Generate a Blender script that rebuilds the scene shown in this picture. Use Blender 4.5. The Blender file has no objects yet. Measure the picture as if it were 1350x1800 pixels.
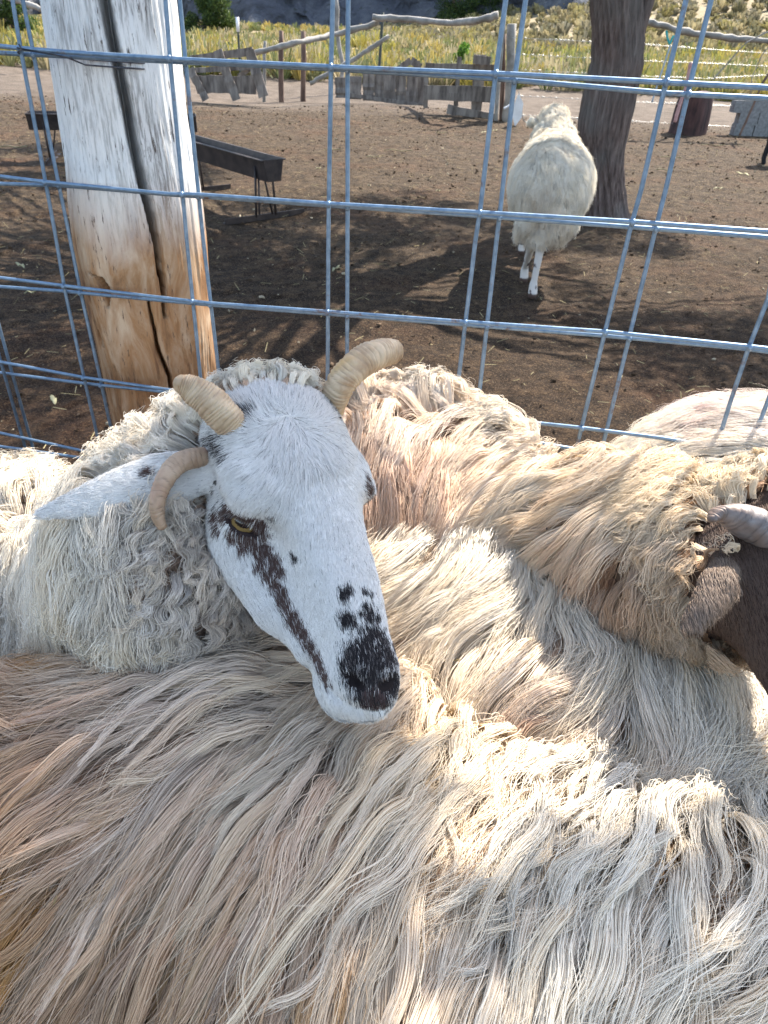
import bpy, bmesh, math, random, time
import numpy as np
from mathutils import Vector, Matrix
from mathutils.bvhtree import BVHTree
T0 = time.time()
rng = np.random.default_rng(7)
random.seed(7)
SC = bpy.context.scene
COL = SC.collection
# ------------------------------------------------------------------ camera
F = 1250.; PIT = math.radians(34.6); ROLL = math.radians(2.6); H = 1.3
_cp, _sp = math.cos(PIT), math.sin(PIT)
_fw = np.array([0, _cp, -_sp]); _r = np.array([1, 0, 0.]); _d = np.cross(_fw, _r)
RR = np.array([math.cos(ROLL)*_r - math.sin(ROLL)*_d, math.sin(ROLL)*_r + math.cos(ROLL)*_d, _fw])
C = np.array([0, 0, H])
cam = bpy.data.cameras.new('camera'); camo = bpy.data.objects.new('camera', cam); COL.objects.link(camo)
m = Matrix.Identity(4)
for i in range(3):
    m[i][0] = RR[0][i]; m[i][1] = -RR[1][i]; m[i][2] = -RR[2][i]; m[i][3] = C[i]
camo.matrix_world = m
cam.sensor_fit = 'VERTICAL'; cam.sensor_height = 36; cam.lens = F/1800*36
cam.clip_start = .02; cam.clip_end = 3000
cam.dof.use_dof = True; cam.dof.focus_distance = .6; cam.dof.aperture_fstop = 24
SC.camera = camo
# ------------------------------------------------------------------ light
SUN_AZ = math.radians(36)      # to the right of straight ahead
SUN_EL = math.radians(47)
w = bpy.data.worlds.new("World"); SC.world = w; w.use_nodes = True
nt = w.node_tree; bg = nt.nodes['Background']
sky = nt.nodes.new('ShaderNodeTexSky'); sky.sky_type = 'NISHITA'; sky.sun_disc = False
sky.sun_elevation = SUN_EL; sky.sun_rotation = SUN_AZ; sky.altitude = 1800; sky.dust_density = 1.6
wb = nt.nodes.new('ShaderNodeMix'); wb.data_type = 'RGBA'; wb.blend_type = 'MULTIPLY'; wb.inputs[0].default_value = 1; wb.inputs[7].default_value = (1.15, .965, .77, 1)
nt.links.new(sky.outputs[0], wb.inputs[6]); nt.links.new(wb.outputs[2], bg.inputs[0]); bg.inputs[1].default_value = .15
sun = bpy.data.lights.new('sun', 'SUN'); sun.energy = 3.2; sun.angle = math.radians(.53); sun.color = (1, .93, .82)
suno = bpy.data.objects.new('sun', sun); COL.objects.link(suno)
SDIR = np.array([math.sin(SUN_AZ)*math.cos(SUN_EL), math.cos(SUN_AZ)*math.cos(SUN_EL), math.sin(SUN_EL)])
suno.rotation_euler = Vector(SDIR).to_track_quat('Z', 'Y').to_euler()
SC.view_settings.view_transform = 'Standard'; SC.view_settings.look = 'None'
SC.view_settings.gamma = 1; SC.view_settings.exposure = 2.2
SC.render.engine = 'CYCLES'
cy = SC.cycles
cy.use_denoising = True; cy.denoiser = 'OPENIMAGEDENOISE'
cy.max_bounces = 7; cy.diffuse_bounces = 2; cy.glossy_bounces = 2; cy.transmission_bounces = 4; cy.transparent_max_bounces = 8
cy.caustics_reflective = False; cy.caustics_refractive = False; cy.sample_clamp_indirect = 6
SC.cycles_curves.shape = 'RIBBONS'; SC.cycles_curves.subdivisions = 2

# ------------------------------------------------------------------ pixel helpers (photo pixels -> places in the world)
def ray(x, y): return RR.T @ np.array([(x-675)/F, (y-900)/F, 1.])
def atz(x, y, z): q = ray(x, y); return C + q*(z-H)/q[2]
def aty(x, y, Y): q = ray(x, y); return C + q*Y/q[1]
def atd(x, y, D): return C + ray(x, y)*D
def projv(P):
    v = (np.asarray(P)-C) @ RR.T
    z = np.maximum(v[..., 2], 1e-3)
    return 675+F*v[..., 0]/z, 900+F*v[..., 1]/z, v[..., 2]
def sil(px, py, zc, R):
    "centre of a tube of radius R, at height zc, whose top edge is seen at the pixel"
    q = ray(px, py); q = q/np.linalg.norm(q); n = np.array([0, 0, 1.]) - q[2]*q; n /= np.linalg.norm(n)
    return atz(px, py, zc+R*n[2]) - R*n

# ------------------------------------------------------------------ object helpers
def tag(o, label=None, cat=None, group=None, kind=None):
    if label: o['label'] = label
    if cat: o['category'] = cat
    if group: o['group'] = group
    if kind: o['kind'] = kind
    return o
def empty(name, loc=(0, 0, 0)):
    o = bpy.data.objects.new(name, None); COL.objects.link(o); o.location = [float(a) for a in loc]; return o
def mesh_obj(name, V, Fc, mat=None, parent=None, smooth=True, attrs=None):
    me = bpy.data.meshes.new(name)
    V = np.asarray(V, dtype=np.float64)
    if parent is not None: V = V - np.array(parent_world(parent))
    me.from_pydata(V.tolist(), [], Fc.tolist() if isinstance(Fc, np.ndarray) else Fc)
    if smooth: me.polygons.foreach_set('use_smooth', [True]*len(me.polygons))
    for k, (dom, val) in (attrs or {}).items():
        a = me.attributes.new(k, 'FLOAT_VECTOR' if np.ndim(val) == 2 else 'FLOAT', dom)
        a.data.foreach_set('vector' if np.ndim(val) == 2 else 'value', np.ascontiguousarray(val, dtype=np.float32).ravel())
    me.update()
    o = bpy.data.objects.new(name, me); COL.objects.link(o)
    if mat: me.materials.append(mat)
    if parent is not None: o.parent = parent
    return o
def parent_world(o):
    p = np.zeros(3)
    while o is not None: p += np.array(o.location); o = o.parent
    return p
class MB:
    "collects tubes and boxes into one mesh"
    def __init__(s): s.V = []; s.F = []; s.n = 0; s.A = []
    def add(s, V, Fc):
        s.V += [tuple(v) for v in V]; s.F += [tuple(i+s.n for i in f) for f in Fc]; s.n = len(s.V)
    def tube(s, pts, rad, n=8, cap=True, twist=0):
        pts = [np.array(p, float) for p in pts]; K = len(pts)
        if np.ndim(rad) == 0: rad = [rad]*K
        V = []; up = None
        for i in range(K):
            t = pts[min(i+1, K-1)] - pts[max(i-1, 0)]; t /= (np.linalg.norm(t)+1e-12)
            if up is None:
                up = np.array([0, 0, 1.]) if abs(t[2]) < .9 else np.array([1., 0, 0])
            a = up - t*(up@t); a /= np.linalg.norm(a); up = a; b = np.cross(t, a)
            for j in range(n):
                th = 2*math.pi*j/n + twist*i
                V.append(pts[i] + rad[i]*(math.cos(th)*a + math.sin(th)*b))
        Fc = [(i*n+j, i*n+(j+1) % n, (i+1)*n+(j+1) % n, (i+1)*n+j) for i in range(K-1) for j in range(n)]
        if cap: Fc += [tuple(range(n))[::-1], tuple((K-1)*n+j for j in range(n))]
        s.add(V, Fc)
    def box(s, c, half, ax=None, jit=0):
        ax = np.eye(3) if ax is None else np.array(ax); c = np.array(c, float)
        V = []
        for i in (-1, 1):
            for j in (-1, 1):
                for k in (-1, 1):
                    V.append(c + ax[0]*half[0]*i + ax[1]*half[1]*j + ax[2]*half[2]*k + np.array([random.uniform(-jit, jit) for _ in range(3)]))
        s.add(V, [(0, 1, 3, 2), (4, 6, 7, 5), (0, 4, 5, 1), (2, 3, 7, 6), (0, 2, 6, 4), (1, 5, 7, 3)])
    def build(s, name, mat, parent=None, smooth=True, attrs=None):
        return mesh_obj(name, s.V, s.F, mat, parent, smooth, attrs)

# ------------------------------------------------------------------ materials
def mat(name):
    m = bpy.data.materials.new(name); m.use_nodes = True
    return m, m.node_tree, m.node_tree.nodes['Principled BSDF']
def ramp(nt, fac, stops):
    r = nt.nodes.new('ShaderNodeValToRGB'); e = r.color_ramp.elements
    while len(e) < len(stops): e.new(.5)
    for i, (p, c) in enumerate(stops): e[i].position = p; e[i].color = (*c, 1) if len(c) == 3 else c
    nt.links.new(fac, r.inputs[0]); return r.outputs[0]
def noise(nt, scale, detail=4, rough=.55, vec=None, dist=0):
    n = nt.nodes.new('ShaderNodeTexNoise'); n.inputs['Scale'].default_value = scale; n.inputs['Detail'].default_value = detail
    n.inputs['Roughness'].default_value = rough; n.inputs['Distortion'].default_value = dist
    if vec is not None: nt.links.new(vec, n.inputs['Vector'])
    return n.outputs['Fac']
def coords(nt, scale=(1, 1, 1), rot=(0, 0, 0), kind='Object'):
    t = nt.nodes.new('ShaderNodeTexCoord'); mp = nt.nodes.new('ShaderNodeMapping')
    mp.inputs['Scale'].default_value = scale; mp.inputs['Rotation'].default_value = rot
    nt.links.new(t.outputs[kind], mp.inputs[0]); return mp.outputs[0]
def mix(nt, fac, a, b, mode='MIX'):
    n = nt.nodes.new('ShaderNodeMix'); n.data_type = 'RGBA'; n.blend_type = mode
    for inp, v in ((0, fac), (6, a), (7, b)):
        if isinstance(v, (int, float)): n.inputs[inp].default_value = v
        elif isinstance(v, tuple): n.inputs[inp].default_value = (*v, 1)
        else: nt.links.new(v, n.inputs[inp])
    return n.outputs[2]
def bump(nt, bs, h, strength=.5, dist=.01, prev=None):
    b = nt.nodes.new('ShaderNodeBump'); b.inputs['Strength'].default_value = strength; b.inputs['Distance'].default_value = dist
    nt.links.new(h, b.inputs['Height'])
    if prev is not None: nt.links.new(prev, b.inputs['Normal'])
    nt.links.new(b.outputs[0], bs.inputs['Normal']); return b.outputs[0]
def simple(name, c1, c2, scale=8, rough=.8, st=(1, 1, 1), bs_=.4, bd=.01, metal=0, stops=(.35, .65), detail=5):
    m, nt, b = mat(name); v = coords(nt, st)
    n = noise(nt, scale, detail, .6, v); c = ramp(nt, n, [(stops[0], c1), (stops[1], c2)])
    nt.links.new(c, b.inputs['Base Color']); b.inputs['Roughness'].default_value = rough; b.inputs['Metallic'].default_value = metal
    if bs_: bump(nt, b, n, bs_, bd)
    return m
def hair_mat(name, trans=.24, rough=.55, spec=.35):
    m, nt, b = mat(name)
    a = nt.nodes.new('ShaderNodeAttribute'); a.attribute_name = 'col'
    tr = nt.nodes.new('ShaderNodeBsdfTranslucent'); mx = nt.nodes.new('ShaderNodeMixShader')
    nt.links.new(a.outputs['Color'], b.inputs['Base Color']); nt.links.new(a.outputs['Color'], tr.inputs['Color'])
    b.inputs['Roughness'].default_value = rough; b.inputs['Specular IOR Level'].default_value = spec
    mx.inputs[0].default_value = trans
    nt.links.new(b.outputs[0], mx.inputs[1]); nt.links.new(tr.outputs[0], mx.inputs[2])
    nt.links.new(mx.outputs[0], nt.nodes['Material Output'].inputs['Surface'])
    return m
def attr_mat(name, rough=.85, attr='col', spec=.2, bscale=0, bd=.002):
    m, nt, b = mat(name)
    a = nt.nodes.new('ShaderNodeAttribute'); a.attribute_name = attr
    nt.links.new(a.outputs['Color'], b.inputs['Base Color']); b.inputs['Roughness'].default_value = rough
    b.inputs['Specular IOR Level'].default_value = spec
    if bscale: bump(nt, b, noise(nt, bscale, 5, .6, coords(nt)), .6, bd)
    return m
M_WOOL = hair_mat('wool_fibre'); M_FUR = hair_mat('short_face_hair', .2, .5, .4)
M_SKIN = attr_mat('sheep_skin'); M_CHAFF = attr_mat('chaff_bits')

# ------------------------------------------------------------------ implicit surfaces -> one continuous mesh
def rcone(a, b, r1, r2):
    a = np.array(a, float); b = np.array(b, float); ba = b-a; L2 = ba@ba
    def f(P):
        t = np.clip(((P-a)@ba)/L2, 0, 1)
        return np.linalg.norm(P-a-t[:, None]*ba, axis=1) - (r1+(r2-r1)*t)
    return f
def ell(c, r, Rm=None):
    c = np.array(c, float); r = np.array(r, float)
    def f(P):
        Q = P-c
        if Rm is not None: Q = Q@Rm
        k0 = np.linalg.norm(Q/r, axis=1); k1 = np.linalg.norm(Q/(r*r), axis=1)
        return k0*(k0-1)/np.maximum(k1, 1e-9)
    return f
def smin(a, b, k):
    h = np.maximum(k-np.abs(a-b), 0)/k
    return np.minimum(a, b)-h*h*k*.25
def smax(a, b, k): return -smin(-a, -b, k)
def field(prims):
    "prims: (sdf, blend, op)"
    def f(P):
        d = None
        for g, k, op in prims:
            e = g(P)
            d = e if d is None else (smin(d, e, k) if op == '+' else smax(d, -e, k))
        return d
    return f
def surface(f, lo, hi, h, B=8):
    lo = np.array(lo, float); hi = np.array(hi, float)
    nb = np.ceil((hi-lo)/(h*B)).astype(int); n = nb*B
    G = np.full(tuple(n), 1., dtype=np.float32)
    bi = np.stack(np.meshgrid(*[np.arange(k) for k in nb], indexing='ij'), -1).reshape(-1, 3)
    cen = lo+(bi+.5)*B*h
    d = np.concatenate([f(c) for c in np.array_split(cen, max(1, len(cen)//60000))])
    near = np.abs(d) < B*h*1.5
    for b_, dv in zip(bi[~near], d[~near]):
        if dv < 0: G[b_[0]*B:(b_[0]+1)*B, b_[1]*B:(b_[1]+1)*B, b_[2]*B:(b_[2]+1)*B] = -1
    off = np.stack(np.meshgrid(*[np.arange(B)]*3, indexing='ij'), -1).reshape(-1, 3)
    nbk = bi[near]
    for s in range(0, len(nbk), 200):
        q = nbk[s:s+200]
        P = (lo+((q[:, None, :]*B+off[None])*h)).reshape(-1, 3)
        v = f(P).reshape(len(q), B, B, B)
        for b_, vv in zip(q, v): G[b_[0]*B:(b_[0]+1)*B, b_[1]*B:(b_[1]+1)*B, b_[2]*B:(b_[2]+1)*B] = vv
    S = G < 0
    N = [k-1 for k in n]
    acc = np.zeros((*N, 3), np.float32); cnt = np.zeros(N, np.int16)
    for ax in range(3):
        o = [x for x in range(3) if x != ax]
        for i in (0, 1):
            for j in (0, 1):
                s0 = [slice(0, N[0]), slice(0, N[1]), slice(0, N[2])]
                s0[o[0]] = slice(i, i+N[o[0]]); s0[o[1]] = slice(j, j+N[o[1]])
                s1 = list(s0); s1[ax] = slice(1, 1+N[ax])
                a = G[tuple(s0)]; b = G[tuple(s1)]
                cr = (a < 0) != (b < 0)
                t = np.where(cr, a/np.where(cr, a-b, 1), 0)
                acc[..., ax] += t*cr; acc[..., o[0]] += i*cr; acc[..., o[1]] += j*cr; cnt += cr
    ci = np.argwhere(cnt > 0)
    idx = np.full(N, -1, np.int64); idx[tuple(ci.T)] = np.arange(len(ci))
    V = lo+(ci+acc[tuple(ci.T)]/cnt[tuple(ci.T)][:, None])*h
    Q = []
    for ax in range(3):
        o = [(ax+1) % 3, (ax+2) % 3]
        s0 = [slice(0, k) for k in n]; s1 = list(s0); s0[ax] = slice(0, n[ax]-1); s1[ax] = slice(1, n[ax])
        a = S[tuple(s0)]; b = S[tuple(s1)]
        e = np.argwhere(a != b)
        ok = (e[:, o[0]] > 0) & (e[:, o[1]] > 0) & (e[:, o[0]] < N[o[0]]) & (e[:, o[1]] < N[o[1]]); e = e[ok]
        q = []
        for di, dj in ((1, 1), (0, 1), (0, 0), (1, 0)):
            c = e.copy(); c[:, o[0]] -= di; c[:, o[1]] -= dj; q.append(idx[tuple(c.T)])
        q = np.stack(q, 1); fl = ~a[tuple(e.T)]
        q[fl] = q[fl][:, ::-1]; Q.append(q)
    return V, np.concatenate(Q)
def smooth_mesh(V, Q, it=2, lam=.5):
    E = np.concatenate([Q[:, [0, 1]], Q[:, [1, 2]], Q[:, [2, 3]], Q[:, [3, 0]]])
    for _ in range(it):
        a = np.zeros_like(V); c = np.zeros(len(V))
        for k in range(3): a[:, k] = np.bincount(E[:, 0], V[E[:, 1], k], len(V)) + np.bincount(E[:, 1], V[E[:, 0], k], len(V))
        c = np.bincount(E[:, 0], minlength=len(V)) + np.bincount(E[:, 1], minlength=len(V))
        V = V+lam*(a/c[:, None]-V)
    return V
# value noise in 3D, vectorised
_tab = rng.random((64, 64, 64)).astype(np.float32)
def vnoise(P):
    P = np.asarray(P); i = np.floor(P).astype(int); f = P-i; f = f*f*(3-2*f); i &= 63; j = (i+1) & 63
    def g(a, b, c): return _tab[a, b, c]
    x0, y0, z0 = i[..., 0], i[..., 1], i[..., 2]; x1, y1, z1 = j[..., 0], j[..., 1], j[..., 2]
    fx, fy, fz = f[..., 0], f[..., 1], f[..., 2]
    a = g(x0, y0, z0)*(1-fx)+g(x1, y0, z0)*fx; b = g(x0, y1, z0)*(1-fx)+g(x1, y1, z0)*fx
    c = g(x0, y0, z1)*(1-fx)+g(x1, y0, z1)*fx; d = g(x0, y1, z1)*(1-fx)+g(x1, y1, z1)*fx
    return ((a*(1-fy)+b*fy)*(1-fz)+(c*(1-fy)+d*fy)*fz)*2-1
def fbm(P, o=4):
    s = 0; a = 1; t = 0
    for k in range(o): s = s+a*vnoise(P*2**k+k*17.3); t += a; a *= .5
    return s/t

# ------------------------------------------------------------------ fleece
def sample_surface(V, Q, N, weight=None):
    T = np.concatenate([Q[:, [0, 1, 2]], Q[:, [0, 2, 3]]])
    A, B_, C_ = V[T[:, 0]], V[T[:, 1]], V[T[:, 2]]
    nrm = np.cross(B_-A, C_-A); ar = np.linalg.norm(nrm, axis=1); nrm = nrm/np.maximum(ar, 1e-12)[:, None]
    wgt = ar.copy()
    if weight is not None: wgt *= weight((A+B_+C_)/3, nrm)
    cs = np.cumsum(wgt); k = np.searchsorted(cs, rng.random(N)*cs[-1]); k = np.minimum(k, len(T)-1)
    u, v = rng.random(N), rng.random(N); s = np.sqrt(u)
    P = (1-s)[:, None]*A[k]+(s*(1-v))[:, None]*B_[k]+(s*v)[:, None]*C_[k]
    return P, nrm[k], ar.sum()/2
def table_lookup(tab, px, py, sharp=1.5):
    "inverse distance weighting of the guide table rows (x, y, values...)"
    tab = np.array(tab, float); out = np.zeros((len(px), tab.shape[1]-2)); W = np.zeros(len(px))
    for row in tab:
        wt = 1/(((px-row[0])**2+(py-row[1])**2)/1e4+.08)**sharp
        out += wt[:, None]*row[2:]; W += wt
    return out/W[:, None]
def flow3(P, Nn, d2):
    "picture direction -> tangent direction on the surface"
    v = d2[:, :1]*RR[0]+d2[:, 1:]*RR[1]
    R_ = P-C; R_ /= np.linalg.norm(R_, axis=1)[:, None]
    rn = np.sum(R_*Nn, 1); rn = np.where(np.abs(rn) < .35, np.where(rn > 0, .35, -.35), rn)
    t = v-R_*(np.sum(v*Nn, 1)/rn)[:, None]
    t -= Nn*np.sum(t*Nn, 1)[:, None]
    return t/np.maximum(np.linalg.norm(t, axis=1), 1e-6)[:, None]
def curves_obj(name, P, col, rad, parent, material):
    N, K, _ = P.shape
    hc = bpy.data.hair_curves.new(name); hc.add_curves([K]*N)
    P = P-parent_world(parent)
    hc.position_data.foreach_set('vector', np.ascontiguousarray(P, dtype=np.float32).ravel())
    a = hc.attributes.get('radius') or hc.attributes.new('radius', 'FLOAT', 'POINT')
    a.data.foreach_set('value', np.ascontiguousarray(rad, dtype=np.float32).ravel())
    a = hc.attributes.new('col', 'FLOAT_VECTOR', 'POINT')
    col = np.clip(col, 0, None); col = col*np.minimum(1, .90/np.maximum(col.max(-1, keepdims=True), 1e-6))
    a.data.foreach_set('vector', np.ascontiguousarray(col, dtype=np.float32).ravel())
    hc.materials.append(material)
    o = bpy.data.objects.new(name, hc); COL.objects.link(o); o.parent = parent
    return o
def fleece(V, Q, tab, nlock, nper, parent, name='fleece', K=12, weight=None, lock_r=.007, srad=.00028, default=None, jit=.35, wl=.045, fly=.06, hug=1., wscale=1., tipexp=1.6, under=0., ucol=(.55, .43, .36), Ls=1., loosep=.34):
    """tab rows: px, py, dx, dy, length, wave, lift, root r g b, tip r g b.  Locks of wool combed along the surface."""
    P0, N0, area = sample_surface(V, Q, nlock, weight)
    T = np.concatenate([Q[:, [0, 1, 2]], Q[:, [0, 2, 3]]])
    bvh = BVHTree.FromPolygons(V.tolist(), T.tolist())
    px, py, _ = projv(P0)
    A = table_lookup(tab, px, py)
    L = Ls*A[:, 2]*(1+rng.normal(0, .22, nlock).clip(-.45, .5)); wave = np.where(L < .045, 1, wscale)*A[:, 3]*(.5+rng.random(nlock)); lift = A[:, 4]*(.35+1.1*rng.random(nlock))
    root = A[:, 5:8]; tip = A[:, 8:11]
    und = rng.random(nlock) < under; lift[und] *= .3; lift[~und] *= 1+under
    root[und] *= ucol; tip[und] *= ucol  # lower locks coloured darker, painting shade into the gaps
    ang = jit*(1.3*fbm(P0*16+5, 2)+rng.normal(0, .35, nlock))
    P = np.zeros((nlock, K, 3)); Nn = np.zeros_like(P); S = np.zeros_like(P)
    cur = P0.copy(); nr = N0.copy(); step = L/(K-1)
    for k in range(K):
        s = k/(K-1)
        qx, qy, _ = projv(cur)
        d2 = table_lookup(tab, qx, qy)[:, :2]
        t = flow3(cur, nr, d2)
        sd = np.cross(t, nr)
        a_ = ang*(.6+.8*s)
        t = t*np.cos(a_)[:, None]+sd*np.sin(a_)[:, None]; sd = np.cross(t, nr)
        h = lift*min(1, s*3.2)**.8*(1-.25*s)
        P[:, k] = cur+nr*h[:, None]; Nn[:, k] = nr; S[:, k] = sd
        if k < K-1:
            nxt = cur+t*step[:, None]
            for i in range(nlock):
                loc, nn, _, _ = bvh.find_nearest(nxt[i])
                if hug >= 1: nxt[i] = loc
                nr[i] = nn
            cur = nxt
    s = np.linspace(0, 1, K)[None]
    ph = rng.random(nlock)*6.283; lam = np.where(L < .045, .021, .11*np.exp(-wave/.007)+.025)*(.75+.5*rng.random(nlock)); ph2 = rng.random(nlock)*6.283
    amp = wave[:, None]*(s**.8)
    arg = 6.283*s*(L/lam)[:, None]+ph[:, None]
    P += S*(amp*np.sin(arg))[..., None]+Nn*(amp*.6*np.cos(arg))[..., None]
    # children
    n = nlock*nper; li = np.repeat(np.arange(nlock), nper)
    r_ = np.sqrt(rng.random(n)); th = rng.random(n)*6.283; oa = r_*np.cos(th); ob = r_*np.sin(th)
    smax_ = 1-.35*rng.random(n)**1.5
    idx = smax_[:, None]*np.linspace(0, K-1, K)[None]; i0 = np.minimum(idx.astype(int), K-2); fr = (idx-i0)[..., None]
    def g(X): return X[li[:, None], i0]*(1-fr)+X[li[:, None], i0+1]*fr
    G, GN, GS = g(P), g(Nn), g(S)
    isfly = rng.random(n) < np.where(L < .045, fly*1.5, fly)[li]
    lr = (lock_r*(.6+.9*rng.random(nlock))*np.clip(L/.065, .30, 1))[li]
    sp = np.linspace(0, 1, K)[None]
    rr = lr[:, None]*(1.15-.85*sp**.85)*(.4+.6*np.minimum(1, sp*5))
    loose = (rng.random(n) < loosep)[:, None]; rr = np.where(loose, lr[:, None]*(1.25+1.0*sp), rr)
    rr = np.where(isfly[:, None], lr[:, None]*(1+2.2*sp**1.3), rr)
    w2 = (.0005+.0020*rng.random(n)**2.5+.0035*isfly)[:, None]*sp
    a2 = 6.283*(sp*(1.5+2.5*rng.random(n))[:, None]+rng.random(n)[:, None])
    G = G+GS*(oa[:, None]*rr+w2*np.sin(a2))[..., None]+GN*(np.abs(ob)[:, None]*rr*.8+w2*np.cos(a2)*.8+.001)[..., None]
    lum = (1+rng.normal(0, .15, nlock).clip(-.4, .25))[li]*(1+rng.normal(0, .08, n))
    warm = rng.normal(.02, .02, nlock).clip(0, .08)[li]
    tf = (sp**tipexp)[..., None]*np.clip(rng.normal(.8, .35, nlock), 0, 1.3)[li][:, None, None]
    col = root[li][:, None]*(1-tf)+tip[li][:, None]*tf
    col = col*lum[:, None, None]*(1+warm[:, None, None]*np.array([1., 0, -1.6]))
    rad = srad*np.where(isfly, .7, 1)[:, None]*(.7+.6*rng.random(n))[:, None]*(1-.55*sp**2)
    return curves_obj(name, G, col, rad, parent, M_WOOL)

def chaff(V, Q, parent, n, wf):
    "burrs, seeds and crumbs of straw caught in the wool"
    P, Nn, _ = sample_surface(V, Q, n, wf); Vs = []; Fs = []; cl = []
    for i in range(n):
        a = rng.normal(size=3); a -= Nn[i]*(a@Nn[i])*.7; a /= np.linalg.norm(a); b = np.cross(Nn[i], a); b /= np.linalg.norm(b); c = np.cross(a, b)
        long_ = rng.random() < .4; l, w_ = (.004+.006*rng.random(), .0007) if long_ else (.0012+.0010*rng.random(), .0011)
        p = P[i]+Nn[i]*(.018+.012*rng.random()); k = len(Vs)
        Vs += [p+a*l, p-a*l, p+b*w_, p-b*w_, p+c*w_, p-c*w_]; Fs += [(k+x, k+y, k+z) for x, y, z in ((0, 2, 4), (0, 4, 3), (0, 3, 5), (0, 5, 2), (1, 4, 2), (1, 3, 4), (1, 5, 3), (1, 2, 5))]
        cl += [((.34, .26, .13) if long_ else (.06, .04, .03))]*6
    o = mesh_obj('chaff', Vs, Fs, M_CHAFF, parent, False, attrs={'col': ('POINT', np.array(cl))}); o['kind'] = 'stuff'
def sheep_body(spine, legs, extra=(), h=.012, lo=None, hi=None, zleg=.42, lumps=.012):
    prims = []
    for (a, ra), (b, rb) in zip(spine[:-1], spine[1:]): prims.append((rcone(a, b, ra, rb), .08, '+'))
    for lx, ly, hx, hy in legs:   # hip x, y, hoof x, y
        sg = 1
        prims += [(rcone((lx, ly, zleg+.1), (lx*.5+hx*.5+.01, ly*.5+hy*.5, .30), .075, .040), .06, '+'),
                  (rcone((lx*.5+hx*.5+.01, ly*.5+hy*.5, .30), (hx, hy, .07), .028, .019), .02, '+'),
                  (rcone((hx, hy, .06), (hx+.012, hy, .022), .022, .024), .01, '+')]
    prims += list(extra)
    f0 = field(prims)
    def f(P): return f0(P)+lumps*fbm(P*9, 2)
    pts = np.array([s[0] for s in spine]); rm = max(s[1] for s in spine)
    if lo is None:
        allp = np.concatenate([pts, np.array([[l[2], l[3], .3] for l in legs]).reshape(-1, 3)])
        lo = allp.min(0)-rm-.06; hi = allp.max(0)+rm+.06; lo[2] = -.02
    V, Q = surface(f, lo, hi, h)
    return smooth_mesh(V, Q, 2), Q
def vis_weight(lo_w=.12, margin=480):
    lo_w = max(lo_w, .22)
    def wf(P, N):
        x, y, z = projv(P); d = P-C; d /= np.linalg.norm(d, axis=1)[:, None]
        f = -(d*N).sum(1)
        inn = (x > -margin) & (x < 1350+margin) & (y > -margin) & (y < 1800+margin) & (z > 0)
        return np.where(inn & (f > -.35), 1., lo_w)
    return wf
# wool colours
Wh = (.93, .86, .75); Cr = (.90, .78, .62); Gy = (.80, .67, .55); Mv = (.66, .49, .37); Tn = (.46, .26, .08); Pk = (.76, .55, .42); Br = (.28, .18, .12); Yl = (.86, .72, .53)
def Rw(x, y, dx, dy, L, wv, lf, a, b): return (x, y, dx, dy, L, wv, lf, *a, *b)
# ================================================================== SHEEP
QUICK = 1.0
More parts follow.
